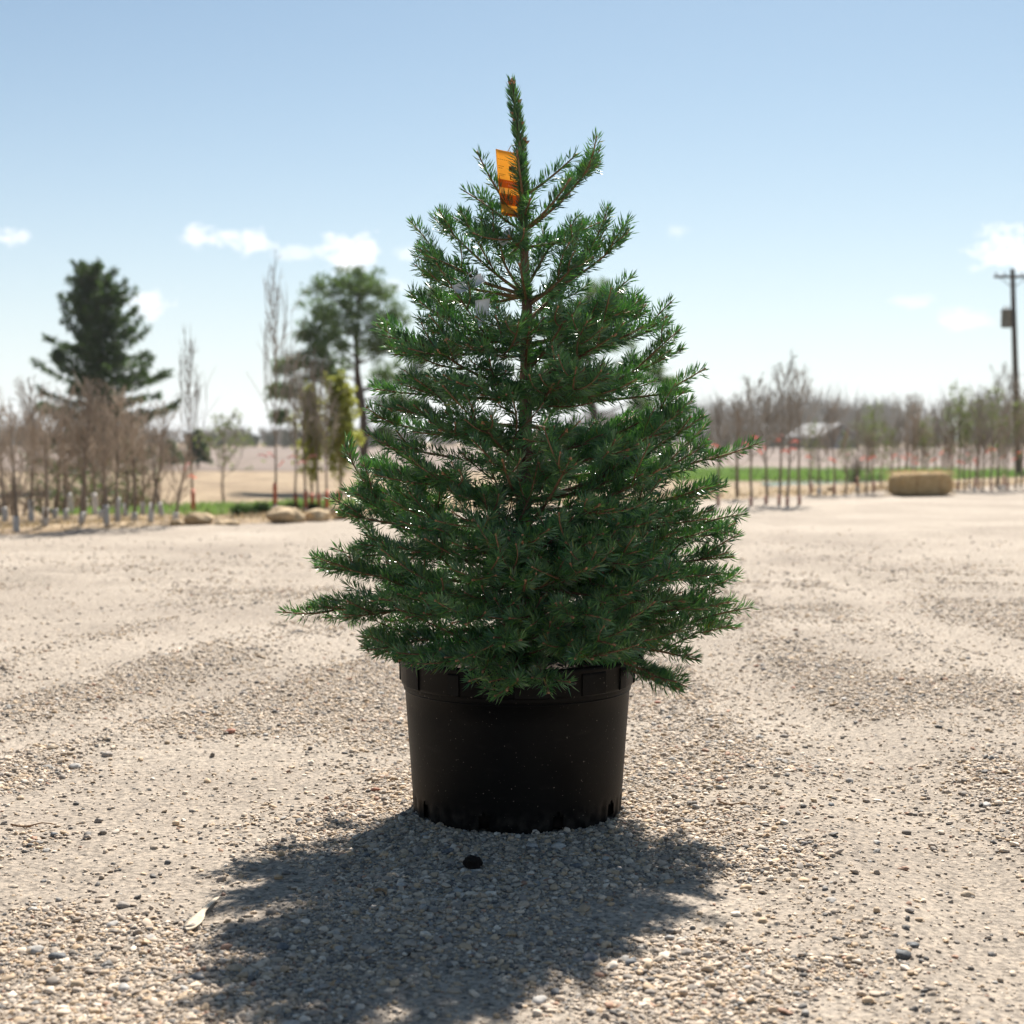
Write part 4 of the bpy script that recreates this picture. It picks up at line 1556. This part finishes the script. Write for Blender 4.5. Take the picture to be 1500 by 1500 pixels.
def young_tree(px, base_py, top_py, var, label, group=None, guard=0, wrap=None, wrap_h=.3, ribbons=(), lean=0.0, spread=1.0, name='young_tree', cat='young tree', pos=None):
    p = hit(px, base_py) if pos is None else pos
    H = (base_py - top_py) * p[1] / FPX
    t = thing(name, label, cat, p - np.array([0, 0, .01]), _rng.uniform(0, 6.28), group)
    t.rotation_euler = (0, lean, 0)
    st, cr, lf = var
    az = _rng.uniform(0, 6.28)
    o = obj('trunk', st, t)
    o.scale = (1.5 * spread, 1.5 * spread, H)
    o.rotation_euler[2] = az
    o = obj('crown', cr, t)
    w = H * .8 * spread
    o.scale = (w, w, H)
    o.rotation_euler[2] = az
    if lf:
        o = obj('leaf_cover', lf, t)
        o.scale = (w, w, H)
        o.rotation_euler[2] = az
        o['kind'] = 'stuff'
    if guard:
        o = obj('trunk_guard', GUARD, t)
        o.scale = (1.15, 1.15, guard)
    if wrap:
        o = obj('trunk_wrap', wrap, t)
        o.scale = (1.25, 1.25, wrap_h)
        o.location = (0, 0, guard if guard else 0.0)
    for (rpx, rpy, kind) in ribbons:
        rp = at(rpx, rpy, p[1] - .03)
        o = obj('ribbon', RIB[kind], t)
        loc = rp - (p - np.array([0, 0, .01]))
        o.location = (loc[0], loc[1], loc[2])
        o.rotation_euler = (_rng.normal(0, .3), _rng.normal(0, .4), _rng.normal(0, .5))
        o.scale = (.95,) * 3
    return t


def background_trees():
    rng = np.random.default_rng(8)
    G = 'bare young trees with white trunk guards'
    left = [(8, 762, 575), (24, 778, 600), (46, 764, 560), (66, 768, 590), (80, 758, 572), (97, 762, 598), (119, 767, 560), (123, 758, 590), (147, 764, 585), (156, 768, 600),
            (172, 764, 572), (184, 756, 600), (197, 763, 585), (209, 755, 605), (220, 765, 592), (238, 760, 600), (256, 766, 640), (34, 756, 590), (-14, 770, 570), (60, 754, 600), (140, 754, 560), (105, 754, 610)]
    for i, (x, b, tp) in enumerate(left):
        gh = .10 + .19 * rng.random()
        how = 'tall' if gh > .23 else 'short' if gh < .16 else 'medium'
        young_tree(x, b, tp, VAR_BROWN[i % 4], f'brown twiggy young tree with {how} white trunk guard before the tall spruce', f'bare young trees with {how} white trunk guards', guard=gh,
                   lean=rng.normal(0, .08), spread=1.0)
    young_tree(283, 753, 497, VAR_TALL[0], 'slender tall young tree with orange wrapped trunk behind the small boulder', None, wrap=WRAP, wrap_h=.34,
               ribbons=[(272, 682, 1), (280, 697, 0)], spread=.8)
    young_tree(403, 749, 402, VAR_TALL[1], 'tallest slender young tree rising behind the shaded boulder', None, guard=.10, wrap=WRAP, wrap_h=.28,
               ribbons=[(384, 666, 1), (396, 664, 1), (411, 680, 0)], spread=.75)
    for i, (x, b, tp) in enumerate([(433, 748, 520), (448, 750, 548), (467, 747, 530), (479, 750, 560)]):
        young_tree(x, b, tp, VAR_GREY[i % 4], 'bare young tree with red wrapped base in the clump beside the yellow green trees', 'bare young trees with red wrapped bases',
                   guard=.06 if i % 2 else 0, wrap=WRAP, wrap_h=.24, ribbons=[(427 + 14 * i, 668 + 8 * (i % 2), 1)] if i < 3 else (), spread=.8)
    young_tree(457, 744, 580, VAR_YELLOW[0], 'narrow yellow green young tree in the clump, thinly leaved', None, wrap=WRAP, wrap_h=.22, spread=.8)
    young_tree(496, 744, 566, VAR_YELLOW[1], 'broad columnar yellow green young tree standing beside the pine trunk', None, wrap=WRAP, wrap_h=.25, spread=1.1)
    # right of the potted spruce
    for i, (x, b, tp, rb) in enumerate([(1100, 744, 556, [(1094, 650, 0), (1103, 640, 0)]), (1122, 741, 588, [(1112, 660, 0), (1120, 654, 0)]), (1141, 740, 535, [(1137, 644, 0), (1139, 637, 1)]),
                                        (1153, 743, 580, [(1147, 660, 0), (1156, 657, 0)]), (1171, 741, 545, [(1166, 645, 0)]), (1052, 743, 590, [(1047, 652, 0)])]):
        young_tree(x, b, tp, VAR_GREY[i % 4], 'bare slender young tree with orange ribbon in the row before the pond', 'bare ribboned young trees before the pond',
                   wrap=WRAPP, wrap_h=.16, ribbons=rb, spread=1.05, lean=rng.normal(0, .03))
    young_tree(1080, 727, 585, VAR_BROWN[1], 'dark thick stemmed bare tree at the end of the ribboned row', None, ribbons=[(1084, 662, 0)], spread=1.5)
    k = 0
    for (x, b, tp, rb) in [(1306, 716, 600, [(1310, 668, 0)]), (1325, 715, 585, [(1322, 669, 0), (1331, 665, 0)]), (1345, 716, 600, [(1340, 678, 0)]), (1360, 715, 592, [(1358, 667, 1)]),
                           (1378, 716, 575, [(1376, 662, 0), (1384, 658, 0)]), (1394, 716, 600, []), (1412, 720, 590, [(1405, 676, 0)]), (1427, 721, 570, [(1425, 676, 0)]),
                           (1440, 720, 600, []), (1452, 720, 560, [(1446, 661, 0), (1452, 657, 0)]), (1464, 719, 590, [(1461, 655, 1)]), (1476, 719, 555, []), (1487, 718, 590, [(1484, 672, 0)]), (1506, 718, 575, []), (1290, 714, 605, []), (1188, 722, 590, [(1184, 668, 0)]), (1200, 724, 610, []), (1222, 722, 580, [(1219, 672, 0)]), (1238, 722, 615, [(1240, 664, 1)]), (1256, 721, 590, []), (1268, 722, 600, [(1262, 670, 0), (1270, 672, 0)]), (1280, 720, 575, [(1278, 668, 0)]), (1316, 718, 610, []), (1335, 717, 560, [(1336, 671, 0)]), (1352, 718, 615, []), (1370, 717, 580, [(1366, 673, 0)]), (1388, 718, 605, [(1390, 669, 1)]), (1403, 719, 565, []), (1420, 717, 610, [(1418, 664, 0)]), (1434, 718, 580, [(1433, 670, 0)]), (1458, 717, 615, []), (1470, 717, 585, [(1468, 668, 0)]), (1495, 716, 560, [(1492, 662, 0)])]:
        v = (VAR_BUD[k % 3], VAR_GREY[k % 4], VAR_BROWN[(k + 1) % 4])[k % 3]
        tp = b - (b - tp) * (.74 + .22 * ((k * 7) % 5) / 4)
        young_tree(x, b, tp, v, 'slim young tree with coral ribbon in the belt around the straw bale' if rb else 'slim young tree without ribbon in the belt around the straw bale',
                   'ribboned young trees by the straw bale' if rb else 'unribboned young trees by the straw bale', guard=.10 if k % 3 == 1 else 0, wrap=WRAPP if k % 2 else None, wrap_h=.18,
                   ribbons=rb, spread=.95, lean=rng.normal(0, .03))
        k += 1
    # trees on the lower ground
    zb = -1.1
    for (x, D, tp, var, lab, sp) in [
        (328, 47, 612, VAR_BUD[0], 'spreading many stemmed tree with pale green buds beyond the lawn', 2.2),
        (1212, 66, 600, VAR_GREY[2], 'bare tree standing at the far edge of the pond', 1.4),
        (1275, 74, 612, VAR_BUD[1], 'bushy tree with fresh yellow green leaves beyond the pond', 1.7),
        (1330, 95, 580, VAR_GREY[0], 'bare wide crowned tree on the far side of the meadow', 2.0),
        (1405, 85, 588, VAR_BUD[2], 'budding tree beyond the meadow behind the straw bale', 1.6),
        (1470, 72, 540, VAR_GREY[1], 'tall thin bare tree beside the utility pole', 1.3),
        (1440, 100, 590, VAR_BUD[0], 'hazy green budding tree left of the utility pole', 1.9)]:
        p = at(x, 700, D)
        p[2] = zb
        bp = 642 + (CAM_H + 1.1) * FPX / D
        young_tree(x, bp, tp, var, lab, None, spread=sp, pos=p, name='bare_tree' if var in VAR_GREY else 'budding_tree', cat='tree')


background_trees()


# shrubs ----------------------------------------------------------------
def shrub(px, py, w, h, label, group, leaf, twig, seed, nleaf=900, name='shrub', pos=None, leaf_s=.03, stems=26):
    rng = np.random.default_rng(seed)
    p = hit(px, py) if pos is None else pos
    t = thing(name, label, 'shrub', p - np.array([0, 0, .01]), 0, group)
    st = MB()
    ends = []
    for i in range(stems):
        az, rr = rng.random() * 6.28, math.sqrt(rng.random())
        T = np.array([math.cos(az) * rr * w / 2, math.sin(az) * rr * w / 2, h * (1 - .45 * rr * rr) * rng.uniform(.7, 1.05)])
        O = np.array([T[0] * .25, T[1] * .25, 0])
        pts = bez(O, np.array([T[0] * .5, T[1] * .5, T[2] * .6]), T, 5)
        st.tube(pts, np.linspace(.012, .004, 5), 4, cap=False)
        for j in range(9):
            u = rng.uniform(.25, 1)
            q = np.array([np.interp(u * 4, np.arange(5), pts[:, k]) for k in range(3)])
            d = unit(rng.normal(0, 1, 3) + np.array([0, 0, .5]))
            l = h * rng.uniform(.1, .3)
            st.tube(np.array([q, q + d * l * .5, q + d * l]), [.004, .0032, .002], 3, cap=False)
            ends += [q + d * l, q + d * l * .5]
    st.build('stems', twig, t)
    if leaf:
        lf = MB()
        E = np.array(ends)
        leaf_quads(lf, E[rng.integers(0, len(E), nleaf)] + rng.normal(0, .03, (nleaf, 3)), leaf_s, rng)
        lf.build('foliage', leaf, t, smooth=False)
    return t


def build_shrubs():
    for i, (x, D, w, h) in enumerate([(20, 22, 1.7, .95), (75, 23, 1.6, 1.05), (130, 22, 1.5, .95), (185, 23, 1.6, 1.05), (232, 24, 1.2, .9), (-30, 22, 1.6, 1.0)]):
        p = at(x, 700, D)
        p[2] = float(terrain(p[0], D))
        shrub(0, 0, w, h, 'dense brown bare shrub massed behind the guarded young trees', 'brown shrubs behind the young trees', M['shrub_green'] if i in (1, 2, 3) else None, M['twig_brown'], 60 + i, 420, pos=p, stems=20)
    for i, (x, D, w, h) in enumerate([(160, 31, 1.9, .9), (110, 30, 1.6, .8), (215, 32, 1.5, .8)]):
        p = at(x, 700, D)
        p[2] = float(terrain(p[0], D))
        shrub(0, 0, w, h, 'low dark evergreen shrub in the shade under the tall spruce', 'dark evergreen shrubs below the tall spruce', M['bg_spruce'], M['bg_bark'], 80 + i, 3200, pos=p, leaf_s=.05)
    shrub(352, 757, .34, .16, 'low bright green shrub beside the shaded boulder', None, M['shrub_green'], M['bg_bark'], 90, 1500, leaf_s=.014)
    shrub(384, 752, .26, .13, 'smaller green shrub touching the shaded boulder', None, M['shrub_green'], M['bg_bark'], 91, 1100, leaf_s=.014)
    shrub(428, 748, .22, .11, 'little clipped green shrub behind the shaded boulder', None, M['shrub_green'], M['bg_bark'], 92, 900, leaf_s=.012)
    shrub(458, 748, .2, .10, 'little dark green shrub among the red wrapped stems', None, M['shrub_green'], M['bg_bark'], 93, 900, leaf_s=.012)
    p = at(1252, 700, 60)
    p[2] = -1.1
    shrub(0, 0, 1.1, 1.6, 'dark many stemmed shrub at the near bank of the pond', None, None, M['bg_bark'], 94, pos=p, stems=30)
    p = at(286, 640, 95)
    p[2] = -1.1
    for (x, D, tpy, lab) in [(250, 110, 648, 'small far evergreen left of the orange wrapped tree'), (290, 105, 632, 'small far evergreen right of the orange wrapped tree')]:
        p = at(x, 700, D)
        p[2] = -1.1
        rng = np.random.default_rng(int(x))
        H = at(x, tpy, D)[2] + 1.1
        t = thing('evergreen_tree', lab, 'tree', p)
        MB().tube([(0, 0, 0), (0, 0, H * .5), (0, 0, H * .95)], [.12, .08, .02], 6).build('trunk', M['bg_bark'], t)
        cr = MB()
        n = 900
        f = rng.random(n) ** .8
        a = rng.random(n) * 6.28
        r = (1 - f) * 1.1 * np.sqrt(rng.random(n)) + .08
        tufts(cr, np.stack([r * np.cos(a), r * np.sin(a), H * (.12 + .86 * f)], -1), (0, 0, .2), .3, .1, rng)
        cr.build('crown', M['bg_spruce'], t, smooth=False)


build_shrubs()


# boulders ---------------------------------------------------------------
def build_boulders():
    for i, (px, py, w, h, lab) in enumerate([
        (289, 768, 42, 17, 'rounded tan boulder at the foot of the orange wrapped tree'),
        (414, 768, 56, 26, 'largest tan boulder with a dark shaded side'),
        (462, 765, 52, 18, 'long flat tan boulder beside the largest boulder'),
        (494, 757, 44, 18, 'pale boulder at the foot of the yellow green tree'),
        (330, 771, 38, 8, 'flat grey tan stone slab between the boulders'),
        (258, 770, 22, 8, 'small low stone beside the rounded boulder')]):
        p = hit(px, py)
        k = p[1] / FPX
        o = obj('boulder', ico_mesh('boulder', 30 + i, 4, .35, (1, .8, 1), 1.2, M['rock'], .09))
        o.scale = (w * k / 2, w * k / 2, h * k * .62)
        o.location = (p[0], p[1] + w * k * .3, p[2] + h * k * .36)
        o.rotation_euler = (0, 0, i * .6)
        tag(o, lab, 'boulder')
    rng = np.random.default_rng(12)
    mm = M['rock']
    ms = [ico_mesh('stone', 50 + k, 3, .3, (1, .9, .8), 1.2, mm, .06) for k in range(3)]
    for i in range(26):
        x = rng.uniform(-8, 9)
        s = rng.uniform(.15, 1.4)
        y = EDGE0 + EDGEK * x + s * 1.4
        o = obj('stone', ms[i % 3])
        r = rng.uniform(.03, .07)
        o.scale = (r, r, r)
        o.location = (x, y, float(terrain(x, y)) + r * .4)
        o.rotation_euler = (0, 0, rng.uniform(0, 6))
        tag(o, 'fist sized stone on the dry verge of the yard', 'stone', 'stones along the verge')


build_boulders()


# straw bales ------------------------------------------------------------
def bale(center, size, rz, label, seed):
    rng = np.random.default_rng(seed)
    t = thing('straw_bale', label, 'straw bale', center, rz)
    L, W, H = size
    n = (24, 12, 10)
    m = MB()
    for ax in range(3):
        for sg in (-1, 1):
            a, b = [q for q in range(3) if q != ax]
            u, v = np.meshgrid(np.linspace(-1, 1, n[a]), np.linspace(-1, 1, n[b]), indexing='ij')
            P = np.zeros(u.shape + (3,))
            P[..., a], P[..., b], P[..., ax] = u, v, sg
            e = 5.0
            P = P / (np.sum(np.abs(P) ** e, -1, keepdims=True) ** (1 / e))
            P = P * np.array([L, W, H]) / 2
            q = P * 9
            P = P * (1 + .05 * (vnoise(q[..., 0] + q[..., 2] * 1.7 + 50, q[..., 1] + q[..., 2] + 90) - .5)[..., None])
            for sx in (-.22, .22):
                P[..., 1:] *= (1 - .05 * np.exp(-((P[..., 0] - sx * L) / .035) ** 2))[..., None]
            P[..., 2] += H / 2
            f = grid_faces(n[a], n[b])
            m.add(P.reshape(-1, 3), f if (sg > 0) == (ax != 1) else f[:, ::-1])
    m.build('body', M['straw'], t)
    s = MB()
    N = 4200
    P = rng.uniform(-1, 1, (N, 3))
    ax = rng.choice(3, N, p=[.15, .25, .60])
    P[np.arange(N), ax] = np.sign(P[np.arange(N), ax]) * .985
    nr = np.zeros((N, 3))
    nr[np.arange(N), ax] = P[np.arange(N), ax]
    P = P * np.array([L, W, H]) / 2
    P[:, 2] += H / 2
    d = nr * .35 + rng.normal(0, .6, (N, 3))
    d /= np.linalg.norm(d, axis=1, keepdims=True)
    w = np.cross(d, rng.normal(0, 1, (N, 3)))
    w = w / np.linalg.norm(w, axis=1, keepdims=True) * .0022
    l = rng.uniform(.02, .075, N)[:, None]
    tip = P + d * l
    tip[:, 2] = np.maximum(tip[:, 2], .004)
    V = np.stack([P - w, P + w, tip + w * .6, tip - w * .6], 1).reshape(-1, 3)
    s.add(V, np.arange(N)[:, None] * 4 + np.array([[0, 1, 2, 3]]))
    s.build('straw_strands', M['strawblade'], t, smooth=False, kind='stuff')
    for sx in (-.22, .22):
        w2, h2 = W / 2 * .968, H
        ring = [(sx * L, -w2, .01), (sx * L, -w2, h2 * .97), (sx * L, w2, h2 * .97), (sx * L, w2, .01), (sx * L, -w2, .01)]
        MB().tube(np.array(ring), .004, 5).build('twine', M['twine'], t)


pb = hit(1355, 728)
bale(pb + np.array([0, .30, 0]), (1.12, .46, .40), R(24), 'straw bale with bright sunlit top at the yard edge', 1)


# utility pole -----------------------------------------------------------
def build_pole():
    D = 78.0
    zb = -1.1
    b = at(1492, 700, D)
    H = at(1484, 394, D)[2] - zb
    lean = at(1483, 394, D)[0] - b[0]
    t = thing('utility_pole', 'tall wooden utility pole with crossarm and transformer', 'utility pole', (b[0], D, zb))
    MB().tube([(0, 0, 0), (lean * .5, 0, H * .5), (lean, 0, H)], [.19, .155, .12], 12).build('pole', M['pole'], t)
    k = D / FPX
    a = MB()
    a.box((lean + .0, -.17, H - .42), (2.0, .10, .13))
    a.build('crossarm', M['pole'], t).rotation_euler = (0, -.0, 0)
    for x in (-.9, -.45, .45, .9):
        MB().lathe([(.02, 0), (.035, .03), (.05, .06), (.035, .09), (.05, .12), (.02, .17), (0.001, .175)], 10).build('insulator', M['metal'], t).location = (lean + x, -.17, H - .355)
    for s in (-1, 1):
        MB().tube([(lean, -.12, H - 1.0), (lean + s * .7, -.17, H - .47)], .022, 5).build('brace', M['metal'], t)
    zt = at(1475, 467, D)[2] - zb
    tf = MB().lathe([(.001, -.46), (.24, -.46), (.26, -.43), (.26, .40), (.29, .42), (.28, .47), (.001, .54)], 20).build('transformer', M['metal'], t)
    tf.location = (lean * .75 - .42, -.05, zt)
    for x in (-.1, .1):
        i = MB().lathe([(.03, 0), (.05, .05), (.03, .1), (.05, .15), (.02, .2), (.001, .21)], 8).build('bushing', M['metal'], tf)
        i.location = (x, 0, .47)
    MB().box((lean * .75 - .16, -.05, zt + .2), (.22, .06, .08)).box((lean * .75 - .16, -.05, zt - .2), (.22, .06, .08)).build('bracket', M['metal'], t)


build_pole()


# far farm building --------------------------------------------------------
def build_barn():
    D = 300.0
    p = at(1205, 650, D)
    t = thing('farm_building', 'low far farm building with pale metal roof beyond the brown field', 'building', (p[0], D, -1.1), R(24))
    w, l, h, r = 4.2, 11.0, 2.6, 4.9
    MB().add([(-w, -l / 2, 0), (w, -l / 2, 0), (w, -l / 2, h), (0, -l / 2, r), (-w, -l / 2, h), (-w, l / 2, 0), (w, l / 2, 0), (w, l / 2, h), (0, l / 2, r), (-w, l / 2, h)],
             [[0, 1, 2, 4], [5, 9, 7, 6], [0, 4, 9, 5], [1, 6, 7, 2]]).add([(-w, -l / 2, h), (w, -l / 2, h), (0, -l / 2, r), (-w, l / 2, h), (w, l / 2, h), (0, l / 2, r)], [[0, 1, 2], [3, 5, 4]]).build('wall', M['barn'], t, smooth=False)
    for s in (-1, 1):
        e = .5
        V = []
        for y in (-l / 2 - e, l / 2 + e):
            for (x, z) in ((0, r + .12), (s * (w + .5), h - .16), (s * (w + .5), h - .28), (0, r)):
                V.append((x, y, z))
        MB().add(V, [[0, 4, 5, 1], [1, 5, 6, 2], [2, 6, 7, 3], [0, 1, 2, 3], [4, 7, 6, 5]]).build('roof', M['roof'], t, smooth=False)
    MB().box((0, -l / 2 - .05, 1.15), (2.6, .12, 2.3)).build('door', M['metal'], t, smooth=False)
    for y in (-3, 0, 3):
        f = MB().box((-w - .04, y, 1.5), (.10, 1.1, .9)).build('window', M['roof'], t, smooth=False)
        MB().box((-w - .10, y, 1.5), (.04, .9, .7)).build('pane', M['glass'], f, smooth=False)


build_barn()


def build_treeline():
    rng = np.random.default_rng(6)
    for name, m, y0, y1, n, hh, lab in [('far_woodland', M['treeline'], 350, 430, 700, 13.0, 'hazy grey leafless wood along the horizon'),
                                        ('far_hedgerow', M['treeline_green'], 300, 345, 150, 4.2, 'dull green far hedgerow at the foot of the leafless wood')]:
        mb = MB()
        for i in range(n):
            x, y = rng.uniform(-330, 330), rng.uniform(y0, y1)
            big = fbm(np.array([x * .02]), np.array([3.3]), 3)[0]
            h = hh * (.45 + 1.05 * big) * rng.uniform(.7, 1.25)
            if name == 'far_woodland' and -150 < x < 10:
                h *= .45
            k = 70
            a = rng.random(k) * 6.28
            rr = np.sqrt(rng.random(k)) * h * .36
            z0 = h * rng.uniform(.0, .62, k)
            ln = h * rng.uniform(.15, .38, k)
            b = np.stack([x + rr * np.cos(a) * .7, y + rr * np.sin(a) * .7, -1.1 + z0], -1)
            tip = b + np.stack([np.cos(a) * ln * .4, np.sin(a) * ln * .4, ln], -1)
            w = np.stack([rng.uniform(.06, .22, k), np.zeros(k), np.zeros(k)], -1) * (1.5 if name == 'far_hedgerow' else 1)
            V = np.stack([b - w, b + w, tip], 1).reshape(-1, 3)
            mb.add(V, np.arange(k)[:, None] * 3 + np.array([[0, 1, 2]]))
        tag(mb.build(name, m, smooth=False, kind='stuff'), lab, 'wood' if name == 'far_woodland' else 'hedgerow')


build_treeline()


# ------------------------------------------------------------------ air
def build_haze():
    m = bpy.data.materials.new('haze_air')
    t = nodes_of(m)
    t.nodes.clear()
    o = t.nodes.new('ShaderNodeOutputMaterial')
    v = t.nodes.new('ShaderNodeVolumePrincipled')
    v.inputs['Color'].default_value = (0.93, 0.95, 0.98, 1)
    v.inputs['Density'].default_value = 0.00022
    v.inputs['Anisotropy'].default_value = 0.3
    t.links.new(v.outputs[0], o.inputs['Volume'])
    b = MB().box((0, 350, 7.5), (1850, 1150, 22)).build('haze', m, smooth=False, kind='stuff')
    tag(b, 'thin pale haze softening the far wood and field', 'haze')


build_haze()
